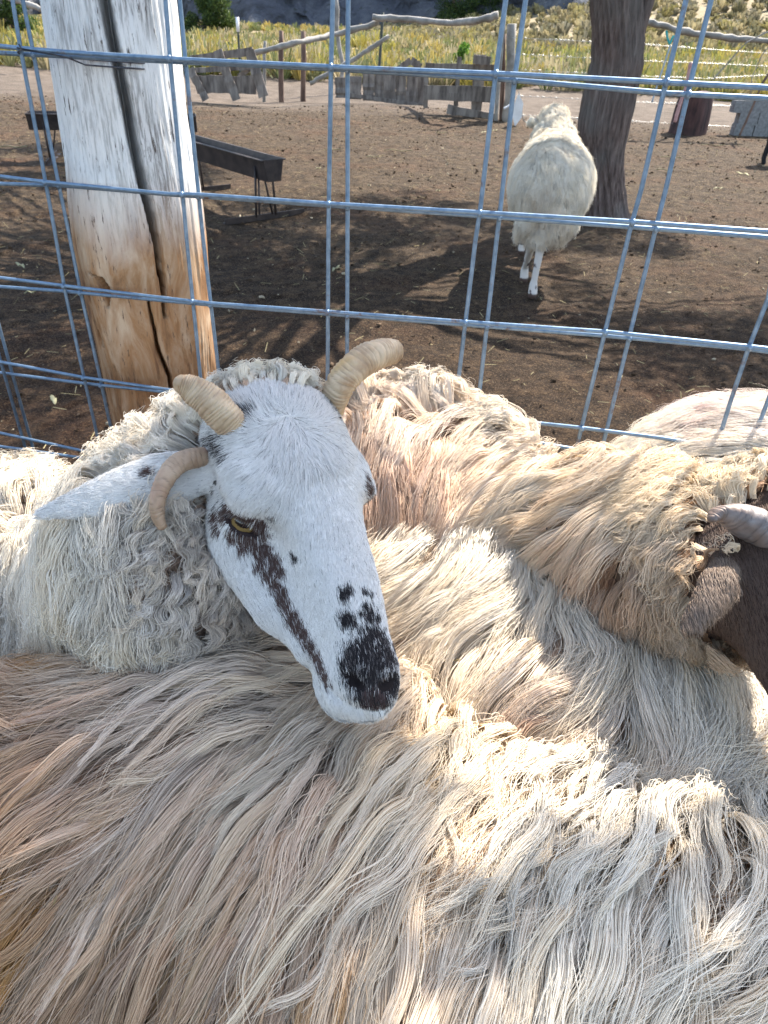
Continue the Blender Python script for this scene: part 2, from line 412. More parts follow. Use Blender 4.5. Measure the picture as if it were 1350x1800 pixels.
# --- foreground sheep
On = (.46, .22, .05); Lo = (.42, .31, .24)
def fore_sheep():
    Rb = .19; zc = .83-Rb-.035
    c = [sil(-500, 1290, zc, Rb+.035), sil(0, 1190, zc, Rb+.035), sil(400, 1110, zc+.0, Rb+.035), sil(700, 1265, zc+.01, Rb+.035), sil(1000, 1375, zc, Rb+.035), sil(1350, 1430, zc, Rb+.035)]
    d = c[-1]-c[-2]; d /= np.linalg.norm(d); e = c[-1]+d*.28
    spine = [(c[0], .17), (c[1], .185), (c[2], Rb), (c[3], Rb), (c[4], Rb), (c[5], Rb), (e, .17)]
    a, b = c[0], e
    legs = [(a[0]+.06, a[1]-.09, a[0]+.06, a[1]-.09), (a[0]+.06, a[1]+.09, a[0]+.05, a[1]+.09), (b[0]-.04, b[1]-.09, b[0]-.04, b[1]-.09), (b[0]-.04, b[1]+.09, b[0]-.04, b[1]+.09)]
    hd = [(rcone(e, e+np.array([.22, -.04, .12]), .11, .075), .08, '+'), (rcone(e+np.array([.22, -.04, .12]), e+np.array([.38, -.06, .02]), .07, .04), .03, '+')]
    V, Q = sheep_body(spine, legs, hd)
    root = empty('sheep', (c[2][0], c[2][1], 0))
    tag(root, 'long-haired grey and tan sheep filling the foreground with its shaggy flank', 'sheep', 'sheep in the pen')
    mesh_obj('body', V, Q, M_SKIN, root, attrs={'col': ('POINT', np.tile([.13, .10, .085], (len(V), 1)))})  # skin coloured dark so gaps between locks look shaded
    t = [Rw(50, 1240, -1, .12, .13, .0045, .016, Mv, On), Rw(20, 1480, -.75, .65, .14, .005, .014, Tn, On), Rw(180, 1170, -1, 0, .12, .004, .016, Gy, On), Rw(300, 1150, -1, -.02, .12, .0035, .018, Gy, Tn), Rw(500, 1160, -1, .0, .13, .0035, .018, Gy, Gy),
         Rw(620, 1260, -.75, .5, .12, .003, .016, Gy, Cr), Rw(350, 1230, -1, .3, .14, .0035, .016, Gy, Pk),
         Rw(100, 1400, -.8, .6, .15, .0045, .014, Mv, On), Rw(350, 1400, -.55, .85, .15, .0035, .014, Gy, Tn), Rw(600, 1400, -.38, .93, .15, .005, .016, Mv, Cr),
         Rw(60, 1600, -.6, .85, .14, .004, .014, Tn, On), Rw(300, 1600, -.45, .9, .15, .0035, .014, Mv, Tn), Rw(550, 1600, -.32, .95, .15, .0035, .014, Mv, Tn), Rw(550, 1780, -.28, .95, .14, .0035, .014, Lo, Tn), Rw(120, 1750, -.5, .85, .14, .004, .014, Lo, On), Rw(300, 1720, -.45, .9, .15, .0035, .014, Lo, Tn),
         Rw(780, 1340, -.45, .9, .13, .006, .020, Yl, Cr), Rw(800, 1550, -.35, .95, .15, .004, .014, Cr, Gy), Rw(800, 1750, -.4, .9, .14, .0035, .014, Gy, Tn),
         Rw(1000, 1450, -.5, .85, .13, .007, .018, Wh, Cr), Rw(1050, 1425, -.3, .8, .10, .005, .022, Wh, Wh), Rw(1180, 1440, -.3, .8, .10, .005, .022, Wh, Wh),
         Rw(1000, 1650, -.5, .85, .14, .005, .014, Wh, Cr), Rw(1250, 1550, -.25, .95, .14, .005, .016, Wh, Cr), Rw(1300, 1700, -.6, .8, .14, .006, .015, Cr, Cr), Rw(1350, 1500, .1, .9, .12, .005, .018, Wh, Wh)]
    fleece(V, Q, t, int(7200*QUICK), 70, root, weight=vis_weight(.05), K=15, under=.45, loosep=.10, ucol=(.48, .36, .28), lock_r=.0072, tipexp=1., jit=.5, fly=.04, wscale=1.0, Ls=1.12)
    fleece(V, Q, t, int(7000*QUICK), 5, root, name='stray_wool', weight=vis_weight(.02), K=11, lock_r=.004, srad=.00022, jit=.6, fly=.3, wscale=1.)
    chaff(V, Q, root, 110, vis_weight(.02))
fore_sheep()
print('fore', time.time()-T0)
# --- middle sheep
def mid_sheep():
    Rb = .175; R2 = Rb+.035; zc = .80-R2
    c = [sil(520, 900, zc, R2)+np.array([-.1, .02, 0]), sil(700, 895, zc, R2), sil(850, 925, zc, R2), sil(1000, 985, zc, R2), sil(1120, 1090, zc, R2), sil(1250, 1205, zc, R2)]
    d = c[-1]-c[-2]; d /= np.linalg.norm(d); e = c[-1]+np.array([.10, -.06, -.01])
    spine = [(c[0]+np.array([-.12, 0, -.02]), .14), (c[0], .165), (c[1], Rb), (c[2], Rb), (c[3], Rb), (c[4], Rb), (c[5], Rb), (e, .16)]
    a, b = c[0]+np.array([-.1, 0, 0]), e
    legs = [(a[0]+.06, a[1]-.08, a[0]+.06, a[1]-.08), (a[0]+.06, a[1]+.08, a[0]+.05, a[1]+.08), (b[0]-.04, b[1]-.09, b[0]-.04, b[1]-.09), (b[0]-.04, b[1]+.06, b[0]-.04, b[1]+.06)]
    V, Q = sheep_body(spine, legs)
    root = empty('sheep', (c[2][0], c[2][1], 0))
    tag(root, 'cream sheep pressed between the foreground sheep and the pinkish one, right of spotted face', 'sheep', 'sheep in the pen')
    mesh_obj('body', V, Q, M_SKIN, root, attrs={'col': ('POINT', np.tile([.22, .17, .13], (len(V), 1)))})
    t = [Rw(680, 930, -.5, .3, .07, .004, .018, Cr, Cr), Rw(800, 960, -.5, .75, .09, .005, .016, Wh, Cr), Rw(700, 1080, -.9, .45, .10, .007, .014, Cr, Cr), Rw(850, 1080, -.8, .45, .11, .007, .016, Wh, Cr),
         Rw(950, 1000, .3, .8, .09, .006, .016, Wh, Cr), Rw(1050, 1100, .5, .8, .12, .006, .014, Wh, Cr), Rw(1200, 1180, .42, .9, .13, .005, .014, Wh, Wh), Rw(1150, 1280, .3, .7, .12, .007, .014, Cr, Cr),
         Rw(780, 1200, -.15, 1, .09, .011, .016, Cr, Cr), Rw(900, 1200, -.5, .7, .10, .012, .016, Cr, Gy), Rw(1000, 1250, -.6, .3, .09, .012, .016, Pk, Pk), Rw(1080, 1330, -.5, .6, .09, .010, .016, Cr, Pk), Rw(850, 1310, .2, 1, .09, .012, .018, Cr, Cr), Rw(1280, 1350, -.6, .5, .10, .008, .014, Wh, Gy), Rw(1340, 1250, .35, .9, .12, .006, .014, Wh, Wh)]
    fleece(V, Q, t, int(5000*QUICK), 74, root, weight=vis_weight(.05), K=12, lock_r=.0070, wscale=.5, fly=.05, under=.3, Ls=1.4)
    fleece(V, Q, t, int(2600*QUICK), 5, root, name='stray_wool', weight=vis_weight(.02), K=11, lock_r=.004, srad=.00022, jit=.6, fly=.3, wscale=1.)
    chaff(V, Q, root, 60, vis_weight(.02))
mid_sheep()
# --- pinkish sheep behind
DK = (.05, .03, .023); M_DEYE = attr_mat('dark_eyeball', .08, 'col', .6)
def back_sheep():
    Rb = .15; R2 = Rb+.03; zc = .86-R2
    c = [sil(560, 715, zc+.02, R2)+np.array([-.08, 0, -.02]), sil(640, 722, zc+.01, R2), sil(740, 705, zc+.01, R2), sil(860, 765, zc+.0, .16), sil(965, 845, zc+.02, .125)]
    nk = atd(1100, 965, .80); n2 = atd(1205, 1005, .71)
    hc_ = atd(1325, 1015, .62)
    spine = [(c[0]+np.array([-.1, .01, -.02]), .13), (c[0], .14), (c[1], Rb), (c[2], Rb), (c[3], .13), (c[4], .098), (nk, .076), (n2, .066)]
    a, b = c[0]+np.array([-.06, 0, 0]), c[4]
    legs = [(a[0]+.06, a[1]-.07, a[0]+.06, a[1]-.07), (a[0]+.06, a[1]+.06, a[0]+.05, a[1]+.06), (b[0]-.04, b[1]-.07, b[0]-.04, b[1]-.07), (b[0]-.04, b[1]+.06, b[0]-.04, b[1]+.06)]
    nose = atd(1440, 1230, .56)
    fr = atd(1335, 975, .63)
    tp = atd(1262, 925, .68); tq = atd(1345, 905, .67)
    hd = [(rcone(tp, tq, .036, .042), .03, '+'), (rcone(n2, hc_, .060, .050), .04, '+'), (rcone(hc_, nose, .050, .03), .03, '+'), (rcone(fr+RR[0]*.02, nose, .045, .025), .03, '+')]
    # ear: folded leaf hanging toward the camera
    e0 = atd(1272, 1022, .560); e1 = atd(1246, 1052, .542); e2 = atd(1208, 1103, .53)
    hd += [(rcone(e0+np.array([.01, .025, 0]), e0, .015, .012), .012, '+'), (rcone(atd(1292, 1040, .566), e2, .0085, .0030), .006, '+'), (rcone(atd(1244, 1006, .562), e2, .0085, .0030), .006, '+'), (rcone(e0, e2, .010, .0035), .008, '+')]
    V, Q = sheep_body(spine, legs, hd, h=.007)
    root = empty('sheep', (c[2][0], c[2][1], 0))
    tag(root, 'pinkish sheep along the wire with curly neck, dark brown face and a folded ear', 'sheep', 'sheep in the pen')
    def fd(P_):
        return np.minimum(np.minimum(rcone(hc_, nose, .060, .05)(P_), rcone(fr+RR[0]*.02, nose, .055, .04)(P_)), rcone(e0, e2, .036, .024)(P_))
    dface = fd(V)
    isf = 1/(1+np.exp(dface/.004))
    de = rcone(e0, e2, .024, .012)(V)
    ear = 1/(1+np.exp(de/.003))
    base = np.array([.16, .11, .075])*(1-isf)[:, None]+np.array(DK)*isf[:, None]
    earc = np.array([.17, .13, .105])
    base = base*(1-ear)[:, None]+earc*ear[:, None]
    mesh_obj('body', V, Q, M_SKIN, root, attrs={'col': ('POINT', base)})
    Cl = (.52, .40, .29)
    t = [Rw(640, 690, -.3, -.8, .05, .005, .030, Cr, Wh), Rw(760, 700, -.25, -.7, .06, .005, .030, Wh, Wh), Rw(900, 770, -.6, -.3, .06, .006, .024, Wh, Cr),
         Rw(660, 780, .05, 1, .11, .008, .018, Pk, Pk), Rw(750, 810, -.35, .9, .11, .008, .018, Pk, Pk), Rw(700, 860, .1, 1, .09, .008, .018, Pk, Br), Rw(850, 830, -.75, .6, .12, .009, .018, Pk, Cr), Rw(900, 890, -.9, .4, .11, .009, .018, Cr, Pk),
         Rw(1000, 850, -.8, .45, .10, .009, .018, Cr, Cr), Rw(1000, 940, -.8, .6, .11, .010, .018, Cr, Pk), Rw(1090, 900, -.8, .5, .09, .010, .016, Cr, Pk), Rw(1060, 980, -.5, .9, .09, .010, .016, Pk, Pk), Rw(1130, 1010, -.2, 1, .06, .009, .014, Br, Pk),
         Rw(1180, 880, -.6, .4, .035, .007, .012, Yl, Yl), Rw(1200, 960, -.3, .8, .035, .008, .012, Cl, Cr), Rw(1180, 1040, 0, 1, .035, .008, .012, Cl, Cl), Rw(1260, 880, .2, -.6, .03, .006, .012, Yl, Yl), Rw(1255, 950, -.8, .2, .018, .004, .008, Yl, Cl), Rw(1330, 880, .3, -.8, .03, .006, .014, Yl, Wh), Rw(1215, 1000, -.8, .5, .018, .004, .008, Cl, Cl), Rw(1290, 1130, .2, 1, .04, .006, .010, Cl, Cl)]
    def wf(P, N):
        d = fd(P)
        x_, y_, _z = projv(P)
        return vis_weight(.05)(P, N)*(d > -.002)*(1+2.6*((x_ > 1150) & (y_ < 1250)))
    fleece(V, Q, t, int(7400*QUICK), 50, root, weight=wf, K=13, lock_r=.0062, wscale=.45, fly=.05, under=.3, Ls=1.25)
    fleece(V, Q, t, int(2600*QUICK), 5, root, name='stray_wool', weight=wf, K=11, lock_r=.004, srad=.00022, jit=.6, fly=.3, wscale=1.)
    chaff(V, Q, root, 60, wf)
    # short face hair
    def wg(P, N):
        d = fd(P)
        return vis_weight(.1)(P, N)*(d < .006)
    P0, N0, _ = sample_surface(V, Q, 24000, wg)
    t3 = flow3(P0, N0, np.tile([.3, 1.], (len(P0), 1)))
    K = 4; s = np.linspace(0, 1, K)[None, :, None]; Ls = .007*(.7+.6*rng.random(len(P0)))[:, None, None]
    G = P0[:, None]+Ls*s*(t3[:, None]+N0[:, None]*.35*(1-s))+rng.normal(0, .0006, (len(P0), 1, 3))*s
    de = rcone(e0, e2, .026, .013)(P0) < 0
    cc = np.where(de[:, None], np.array([[.24, .175, .13]]), np.array([[.115, .073, .054]]))*(1+rng.normal(0, .25, len(P0)))[:, None].clip(.3, 2)
    curves_obj('hair', G, np.repeat(cc[:, None], K, 1), np.full((len(P0), K), .00025)*np.linspace(1, .4, K), root, M_FUR)
    # eyes
    eb = BVHTree.FromPolygons(V.tolist(), np.concatenate([Q[:, [0, 1, 2]], Q[:, [0, 2, 3]]]).tolist())
    md = (fr*.62+nose*.38); axn = nose-fr; axn /= np.linalg.norm(axn); sdv = np.cross(axn, [0, 0, 1.]); sdv /= np.linalg.norm(sdv)
    for s_ in (-1, 1):
        l_, n_, _i, _d = eb.find_nearest(Vector(md+sdv*s_*.08)); ce = np.array(l_)-np.array(n_)*.004
        ve = []; fe = []
        for i in range(17):
            for j in range(24):
                a_ = math.pi*i/16; b_ = 2*math.pi*j/24; ve.append(ce+.012*np.array([math.sin(a_)*math.cos(b_), math.sin(a_)*math.sin(b_), math.cos(a_)]))
        fe = [(i*24+j, (i+1)*24+j, (i+1)*24+(j+1) % 24, i*24+(j+1) % 24) for i in range(16) for j in range(24)]
        mesh_obj('eye', ve, fe, M_DEYE, root, attrs={'col': ('POINT', np.tile([.02, .013, .008], (len(ve), 1)))})
    # horn
    hp = [atd(1405, 992, .655), atd(1370, 950, .59), atd(1310, 915, .58), atd(1266, 903, .575), atd(1252, 912, .57)]
    make_horn(hp, [.024, .023, .018, .010, .005], root, 'horn', M_HORN2, ridges=14, flat=.7)
def make_horn(pts, rad, parent, name, material, ridges=16, n=20, flat=.85, amp=.0013):
    pts = [np.array(p) for p in pts]; K = 150
    # Catmull-Rom
    Pp = [2*pts[0]-pts[1]]+pts+[2*pts[-1]-pts[-2]]
    def cr(t):
        i = min(int(t), len(pts)-2); u = t-i; a, b, c, d = Pp[i:i+4]
        return .5*((2*b)+(-a+c)*u+(2*a-5*b+4*c-d)*u*u+(-a+3*b-3*c+d)*u**3)
    ts = np.linspace(0, len(pts)-1, K); path = [cr(t) for t in ts]; rr = np.interp(ts, np.arange(len(pts)), rad)
    V = []; Fc = []; up = RR[1].copy(); ring = []
    acc = 0
    ph = 0
    for i in range(K):
        t = path[min(i+1, K-1)]-path[max(i-1, 0)]; t /= np.linalg.norm(t)
        a = up-t*(up@t); a /= np.linalg.norm(a); up = a; b = np.cross(t, a)
        for j in range(n):
            th = 2*math.pi*j/n
            u_ = i/K*ridges+.35*math.sin(th*2+i*.05)+.4*math.sin(i*.21)
            rd = (abs((u_ % 1)-.5)*2)**.6
            q = rr[i]*(1+.03*math.sin(3*th+i*.07)+.05*vnoise(np.array([math.cos(th)*1.5, math.sin(th)*1.5, i*.06+rad[0]*900]))+.03*vnoise(np.array([math.cos(th)*4, math.sin(th)*4, i*.25])))-amp*(1-rd)*min(1, rr[i]/.008)
            V.append(path[i]+q*(math.cos(th)*a*flat+math.sin(th)*b)); ring.append(max(0, 1-rd*2.2)*(.4+.6*abs(vnoise(np.array([i*.15, math.cos(th)*2, math.sin(th)*2])))))
    Fc = [(i*n+j, i*n+(j+1) % n, (i+1)*n+(j+1) % n, (i+1)*n+j) for i in range(K-1) for j in range(n)]
    # rounded tip
    for q, f in ((.6, .8), (1., .35)):
        base = len(V)-n
        cc = path[-1]+t*rr[-1]*q*.6
        V += [cc+(np.array(V[(K-1)*n+j])-path[-1])*f for j in range(n)]; ring += [.5*q]*n
        Fc += [(base+j, base+(j+1) % n, base+n+(j+1) % n, base+n+j) for j in range(n)]
    Fc.append(tuple(range(len(V)-n, len(V))))
    return mesh_obj(name, V, Fc, material, parent, attrs={'ring': ('POINT', np.array(ring))})
def horn_mat(name, c1, c2, c3):
    m, nt, b = mat(name); v = coords(nt, kind='Object')
    a = noise(nt, 60, 5, .6, v); bb = noise(nt, 22, 3, .5, v, .5)
    c = ramp(nt, a, [(.3, c1), (.6, c2)]); c = mix(nt, ramp(nt, bb, [(.5, (0, 0, 0)), (.68, (1, 1, 1))]), c, c3)
    ra = nt.nodes.new('ShaderNodeAttribute'); ra.attribute_name = 'ring'; c = mix(nt, ra.outputs['Fac'], c, tuple(x*.42 for x in c1))
    nt.links.new(c, b.inputs['Base Color']); b.inputs['Roughness'].default_value = .55
    b.inputs['Subsurface Weight'].default_value = .15; b.inputs['Subsurface Radius'].default_value = (.006, .003, .0015); b.inputs['Subsurface Scale'].default_value = .6
    bump(nt, b, noise(nt, 260, 4, .7, v), .5, .0006)
    return m
M_HORN = horn_mat('horn_keratin', (.36, .23, .13), (.58, .43, .28), (.50, .31, .13))
M_HORN2 = horn_mat('dark_horn_keratin', (.07, .058, .058), (.28, .25, .245), (.20, .14, .11))
M_HORN3 = horn_mat('small_horn_keratin', (.32, .20, .12), (.48, .33, .22), (.42, .22, .16))
back_sheep()
print('back', time.time()-T0)
# --- white sheep at far right
def right_sheep():
    Rb = .17; R2 = Rb+.03; zc = .84-R2
    a = sil(1200, 745, zc, R2)+np.array([.05, .03, 0]); b = sil(1350, 715, zc, R2); c = b+np.array([.35, .06, .0]); d = c+np.array([.25, .03, -.02])
    spine = [(a, .14), (b, Rb), (c, Rb), (d, .15)]
    legs = [(a[0]+.03, a[1]-.08, a[0]+.03, a[1]-.08), (a[0]+.03, a[1]+.06, a[0]+.03, a[1]+.06), (d[0]-.04, d[1]-.08, d[0]-.04, d[1]-.08), (d[0]-.04, d[1]+.06, d[0]-.04, d[1]+.06)]
    hd = [(rcone(d, d+np.array([.2, 0, .16]), .1, .07), .08, '+'), (rcone(d+np.array([.2, 0, .16]), d+np.array([.36, -.02, .08]), .065, .035), .03, '+')]
    V, Q = sheep_body(spine, legs, hd)
    root = empty('sheep', (b[0], b[1], 0))
    tag(root, 'white sheep with a faint pink mark on its back, by the wire at right', 'sheep', 'sheep in the pen')
    mesh_obj('body', V, Q, M_SKIN, root, attrs={'col': ('POINT', np.tile([.4, .36, .31], (len(V), 1)))})
    Rs = (.84, .70, .67)
    t = [Rw(1150, 830, -1, .5, .08, .004, .014, Wh, Wh), Rw(1200, 760, -1, .3, .08, .004, .014, Wh, Wh), Rw(1290, 720, -.9, -.1, .08, .004, .016, Rs, Rs), Rw(1340, 740, -1, .05, .08, .004, .016, Wh, Rs), Rw(1280, 800, -1, .25, .09, .004, .014, Wh, Wh), Rw(1340, 820, -1, .2, .09, .004, .014, Wh, Wh), Rw(1240, 860, -.8, .6, .08, .004, .014, Wh, Wh)]
    fleece(V, Q, t, int(4200*QUICK), 40, root, weight=vis_weight(.08), K=9, lock_r=.006)
right_sheep()
print('right', time.time()-T0)
# --- main sheep: spotted face
HM = np.array([[.9027, .3987, .1620], [.4295, -.8105, -.3982], [.0275, -.4290, .9029]])
HT = np.array([-.0608, .4802, .9987])
_a = math.radians(15)
HM = np.stack([HM[:, 0]*math.cos(_a)-HM[:, 2]*math.sin(_a), HM[:, 1], HM[:, 2]*math.cos(_a)+HM[:, 0]*math.sin(_a)], 1)
HT = HT+np.array([.0085, .0, .008])
def hw(u, v, w_): return HT + HM@(np.array([u, v, w_])/100.)
def main_sheep():
    def L(f):   # sdf in head space (cm) -> world metres
        return lambda P: f(((P-HT)@HM)*100.)/100.
    hp = [(L(ell((0, -5.5, -5.6), (6.0, 6.5, 5.4))), .02, '+'),
          (L(ell((0, -2.5, -3.9), (5.3, 6.5, 4.0))), .02, '+'),
          (L(ell((0, -7.4, -4.8), (5.5, 4.0, 4.2))), .02, '+'),
          (L(rcone((-4.6, .2, -3.4), (-4.7, -1.5, -3.4), 1.9, 1.8)), .018, '+'),
          (L(rcone((4.6, .2, -3.3), (4.7, -1.5, -3.5), 1.75, 1.7)), .018, '+'),
          (L(rcone((0, 0, -4.2), (0, 14.5, -4.6), 4.1, 2.25)), .025, '+'),
          (L(ell((0, 5.5, -3.6), (3.2, 8.5, 3.0))), .02, '+'),
          (L(rcone((-2.9, -1.5, -8.6), (-1.1, 11, -7.6), 3.5, 2.2)), .02, '+'),
          (L(rcone((2.9, -1.5, -8.6), (1.1, 11, -7.6), 3.5, 2.2)), .02, '+'),
          (L(rcone((-3.4, 1, -9.0), (-2.3, 6.5, -8.8), 3.1, 2.6)), .02, '+'),
          (L(rcone((3.4, 1, -9.0), (2.3, 6.5, -8.8), 3.1, 2.6)), .02, '+'),
          (L(ell((0, 15.6, -5.0), (2.35, 3.3, 2.9))), .015, '+'),
          (L(rcone((-1.1, 16.2, -6.3), (-.9, 14.0, -6.8), 1.5, 1.45)), .010, '+'),
          (L(rcone((1.1, 16.2, -6.3), (.9, 14.0, -6.8), 1.5, 1.45)), .010, '+'),
          (L(ell((0, 14.6, -8.8), (2.1, 3.0, 1.5))), .008, '+'),
          (L(ell((-4.3, 6.5, -4.4), (.9, 4.2, 1.5))), .03, '-'), (L(ell((4.3, 6.5, -4.4), (.9, 4.2, 1.5))), .03, '-'),
          (L(rcone((0, 18.2, -6.6), (0, 16.9, -8.0), .14, .14)), .005, '-'),
          (L(rcone((-.7, 18.9, -5.2), (-1.9, 17.9, -4.3), .28, .42)), .007, '-'),
          (L(rcone((.7, 18.9, -5.2), (1.9, 17.9, -4.3), .28, .42)), .007, '-'),
          (L(rcone((-2.6, 16.6, -7.9), (-2.4, 12.5, -8.3), .12, .12)), .006, '-'),
          (L(rcone((2.6, 16.6, -7.9), (2.4, 12.5, -8.3), .12, .12)), .006, '-')]
    n0 = hw(0, -7.5, -9.0); n1 = atd(405, 850, .70); n2 = atd(325, 985, .69)
    Rb = .165; R2 = Rb+.03; zc = .81-R2
    s0 = sil(170, 850, zc, R2); s1 = sil(20, 848, zc, R2); s2 = s1+np.array([-.35, .03, 0]); s3 = s2+np.array([-.25, 0, -.02])
    f_head0 = field(hp)
    # ear
    e0 = hw(-5.2, -5.5, -6.6); et = atd(70, 907, .585)
    ec = e0*.5+et*.5; ea = et-e0; el_ = np.linalg.norm(ea); ea /= el_
    nv = C-ec; nv -= ea*(nv@ea); nv /= np.linalg.norm(nv); nv = nv+np.array([0, 0, .25]); nv -= ea*(nv@ea); nv /= np.linalg.norm(nv); eb = np.cross(nv, ea)
    Rm = np.stack([ea, eb, nv], 1)
    def ear_f(P):
        q = (P-e0)@Rm; s = np.clip(q[:, 0]/el_, 0, 1)
        wd = .0235*np.clip(np.interp(s, [0, .12, .3, .55, .8, 1], [.42, .72, 1., .8, .42, .06]), .05, 1)
        zz = q[:, 2]+.010*(q[:, 1]/.0275)**2-.006   # cupped
        d2 = np.maximum(np.abs(q[:, 1])-wd, 0)
        dx = np.maximum(q[:, 0]-el_, 0)+np.maximum(-q[:, 0], 0)
        inner = np.abs(zz)-(.0030+.004*(1-s)**3)
        return np.sqrt(np.maximum(inner, 0)**2+d2**2+dx**2)+np.minimum(np.maximum(inner, np.abs(q[:, 1])-wd), 0)*(dx <= 0)-.0008
    # eyes: found on the surface along the sight line, then lids and slit
    def trace(f, px, py):
        q = ray(px, py); q = q/np.linalg.norm(q); t = .3
        for _ in range(200):
            d = f((C+q*t)[None])[0]
            if d < 2e-4: break
            t += d*.7
        return C+q*t
    def grad(f, p):
        e = 1e-3; return np.array([f((p+np.eye(3)[i]*e)[None])[0]-f((p-np.eye(3)[i]*e)[None])[0] for i in range(3)])
    eyes = []
    extra = []
    for (px, py, dd) in ((404, 926, (1, .5)), (None, None, None)):
        if px is None:
            # mirror through the head's middle plane
            loc = (P_e-HT)@HM; loc[0] *= -1; p = HT+HM@loc; p = p
            g = grad(f_head0, p); g /= np.linalg.norm(g); ax_l = HM.T@ax; ax_l[0] *= -1; ax = HM@ax_l; ax -= g*(ax@g); ax /= np.linalg.norm(ax)
        else:
            p = hw(-6.9, 2.3, -5.0)
            for _ in range(6):
                g = grad(f_head0, p); g /= np.linalg.norm(g); p = p-g*f_head0(p[None])[0]
            P_e = p
            g = grad(f_head0, p); g /= np.linalg.norm(g); ax = flow3(p[None], g[None], np.array([dd]))[0]
        cb = p-g*.0090; bt = np.cross(g, ax)
        m_ = 1. if px is not None else .72
        lid = ell(p-g*.006, (.0185*m_, .0135*m_, .0130*m_), np.stack([ax, bt, g], 1))
        slot = ell(p+g*.002-bt*.001, (.0150, .0040, .014), np.stack([ax, bt, g], 1))
        extra += [(lid, .006, '+'), (slot, .003, '-')]
        eyes.append((cb, ax, bt, g))
    nos = []
    for (px, py) in ((622, 1196), (684, 1200)):
        p = trace(f_head0, px, py)
        if abs(f_head0(p[None])[0]) > .002: continue
        g = grad(f_head0, p); g /= np.linalg.norm(g); ax = flow3(p[None], g[None], np.array([[.75, .62] if px < 650 else [-.75, .5]]))[0]; bt = np.cross(g, ax)
        extra.append((ell(p, (.0085, .0036, .008), np.stack([ax, bt, g], 1)), .004, '-')); nos.append((p, ax, bt, g))
    mouth = []
    for (px, py) in ((566, 1196), (584, 1216), (606, 1234), (630, 1246), (655, 1249), (680, 1243)):
        p = trace(f_head0, px, py)
        if abs(f_head0(p[None])[0]) < .002: mouth.append(p)
    for a_, b_ in zip(mouth[:-1], mouth[1:]): extra.append((rcone(a_, b_, .0016, .0016), .004, '-'))
    print('nose', len(nos), 'mouth', len(mouth))
    head_prims = hp+extra
    prims = [(rcone(n0, n1, .045, .064), .03, '+'), (rcone(n1, n2, .064, .080), .03, '+'), (rcone(n2, s0, .085, .14), .05, '+'), (rcone(s0, s1, .15, Rb), .05, '+'), (rcone(s1, s2, Rb, .175), .05, '+'), (rcone(s2, s3, .175, .15), .05, '+')]
    fh = field(head_prims); fb = field(prims)
    prims2 = []
    for lx, ly in ((s0[0]-.02, s0[1]-.07), (s0[0]-.04, s0[1]+.07), (s3[0]+.02, s3[1]-.07), (s3[0]+.02, s3[1]+.07)):
        prims2 += [(rcone((lx, ly, .5), (lx+.01, ly, .30), .075, .040), .06, '+'), (rcone((lx+.01, ly, .30), (lx, ly, .07), .028, .019), .02, '+'), (rcone((lx, ly, .06), (lx+.012, ly, .022), .022, .024), .01, '+')]
    fl = field(prims2)
    def f(P):
        d = fb(P)+.010*fbm(P*14, 2)
        d = smin(d, fl(P), .04)
        d = smin(d, fh(P), .012)
        m_ = np.linalg.norm(P-ec, axis=1) < .2
        if m_.any():
            dd = np.full(len(P), 1.); dd[m_] = ear_f(P[m_]); d = smin(d, dd, .008)
        return d
    lo = np.minimum(s3-.2, [0, .25, -.02]); lo[2] = -.02; lo[1] = .3
    hi = np.array([.09, .98, 1.12])
    V, Q = surface(f, lo, hi, .0036)
    V = smooth_mesh(V, Q, 2, .4)
    root = empty('sheep', (-.15, .6, 0))
    tag(root, 'white horned sheep with a spotted face resting its chin on the grey one', 'sheep', 'sheep in the pen')
    bvh = BVHTree.FromPolygons(V.tolist(), np.concatenate([Q[:, [0, 1, 2]], Q[:, [0, 2, 3]]]).tolist())
    def hit(px, py):
        q = ray(px, py); q /= np.linalg.norm(q)
        l, n_, i, d = bvh.ray_cast(Vector(C), Vector(q)); 
        if l is None:
            best = min((bvh.find_nearest(Vector(C+q*t)) for t in np.linspace(.45, .85, 30)), key=lambda r_: r_[3])
            if best[3] > .02: print('far', px, py, best[3])
            return np.array(best[0])
        return np.array(l)
    BRN = (.105, .060, .048); BLK = (.022, .017, .018)
    spots = [(x, y, r, BRN) for x, y, r in [(384, 905, 13), (398, 900, 15), (418, 903, 16), (440, 908, 17), (458, 918, 14), (462, 935, 13), (430, 935, 20), (408, 940, 12), (385, 925, 9), (448, 955, 14), (428, 958, 10), (465, 965, 15), (455, 985, 13), (478, 985, 15), (490, 1003, 12), (470, 1005, 11), (482, 1022, 13), (492, 1040, 13), (500, 1060, 12), (510, 1078, 13), (520, 1095, 14), (532, 1112, 13), (543, 1130, 13), (553, 1148, 14), (562, 1166, 14), (570, 1184, 12), (645, 855, 14), (648, 880, 10), (640, 835, 8), (270, 828, 9), (262, 833, 6), (574, 1203, 5), (583, 1198, 4)]]
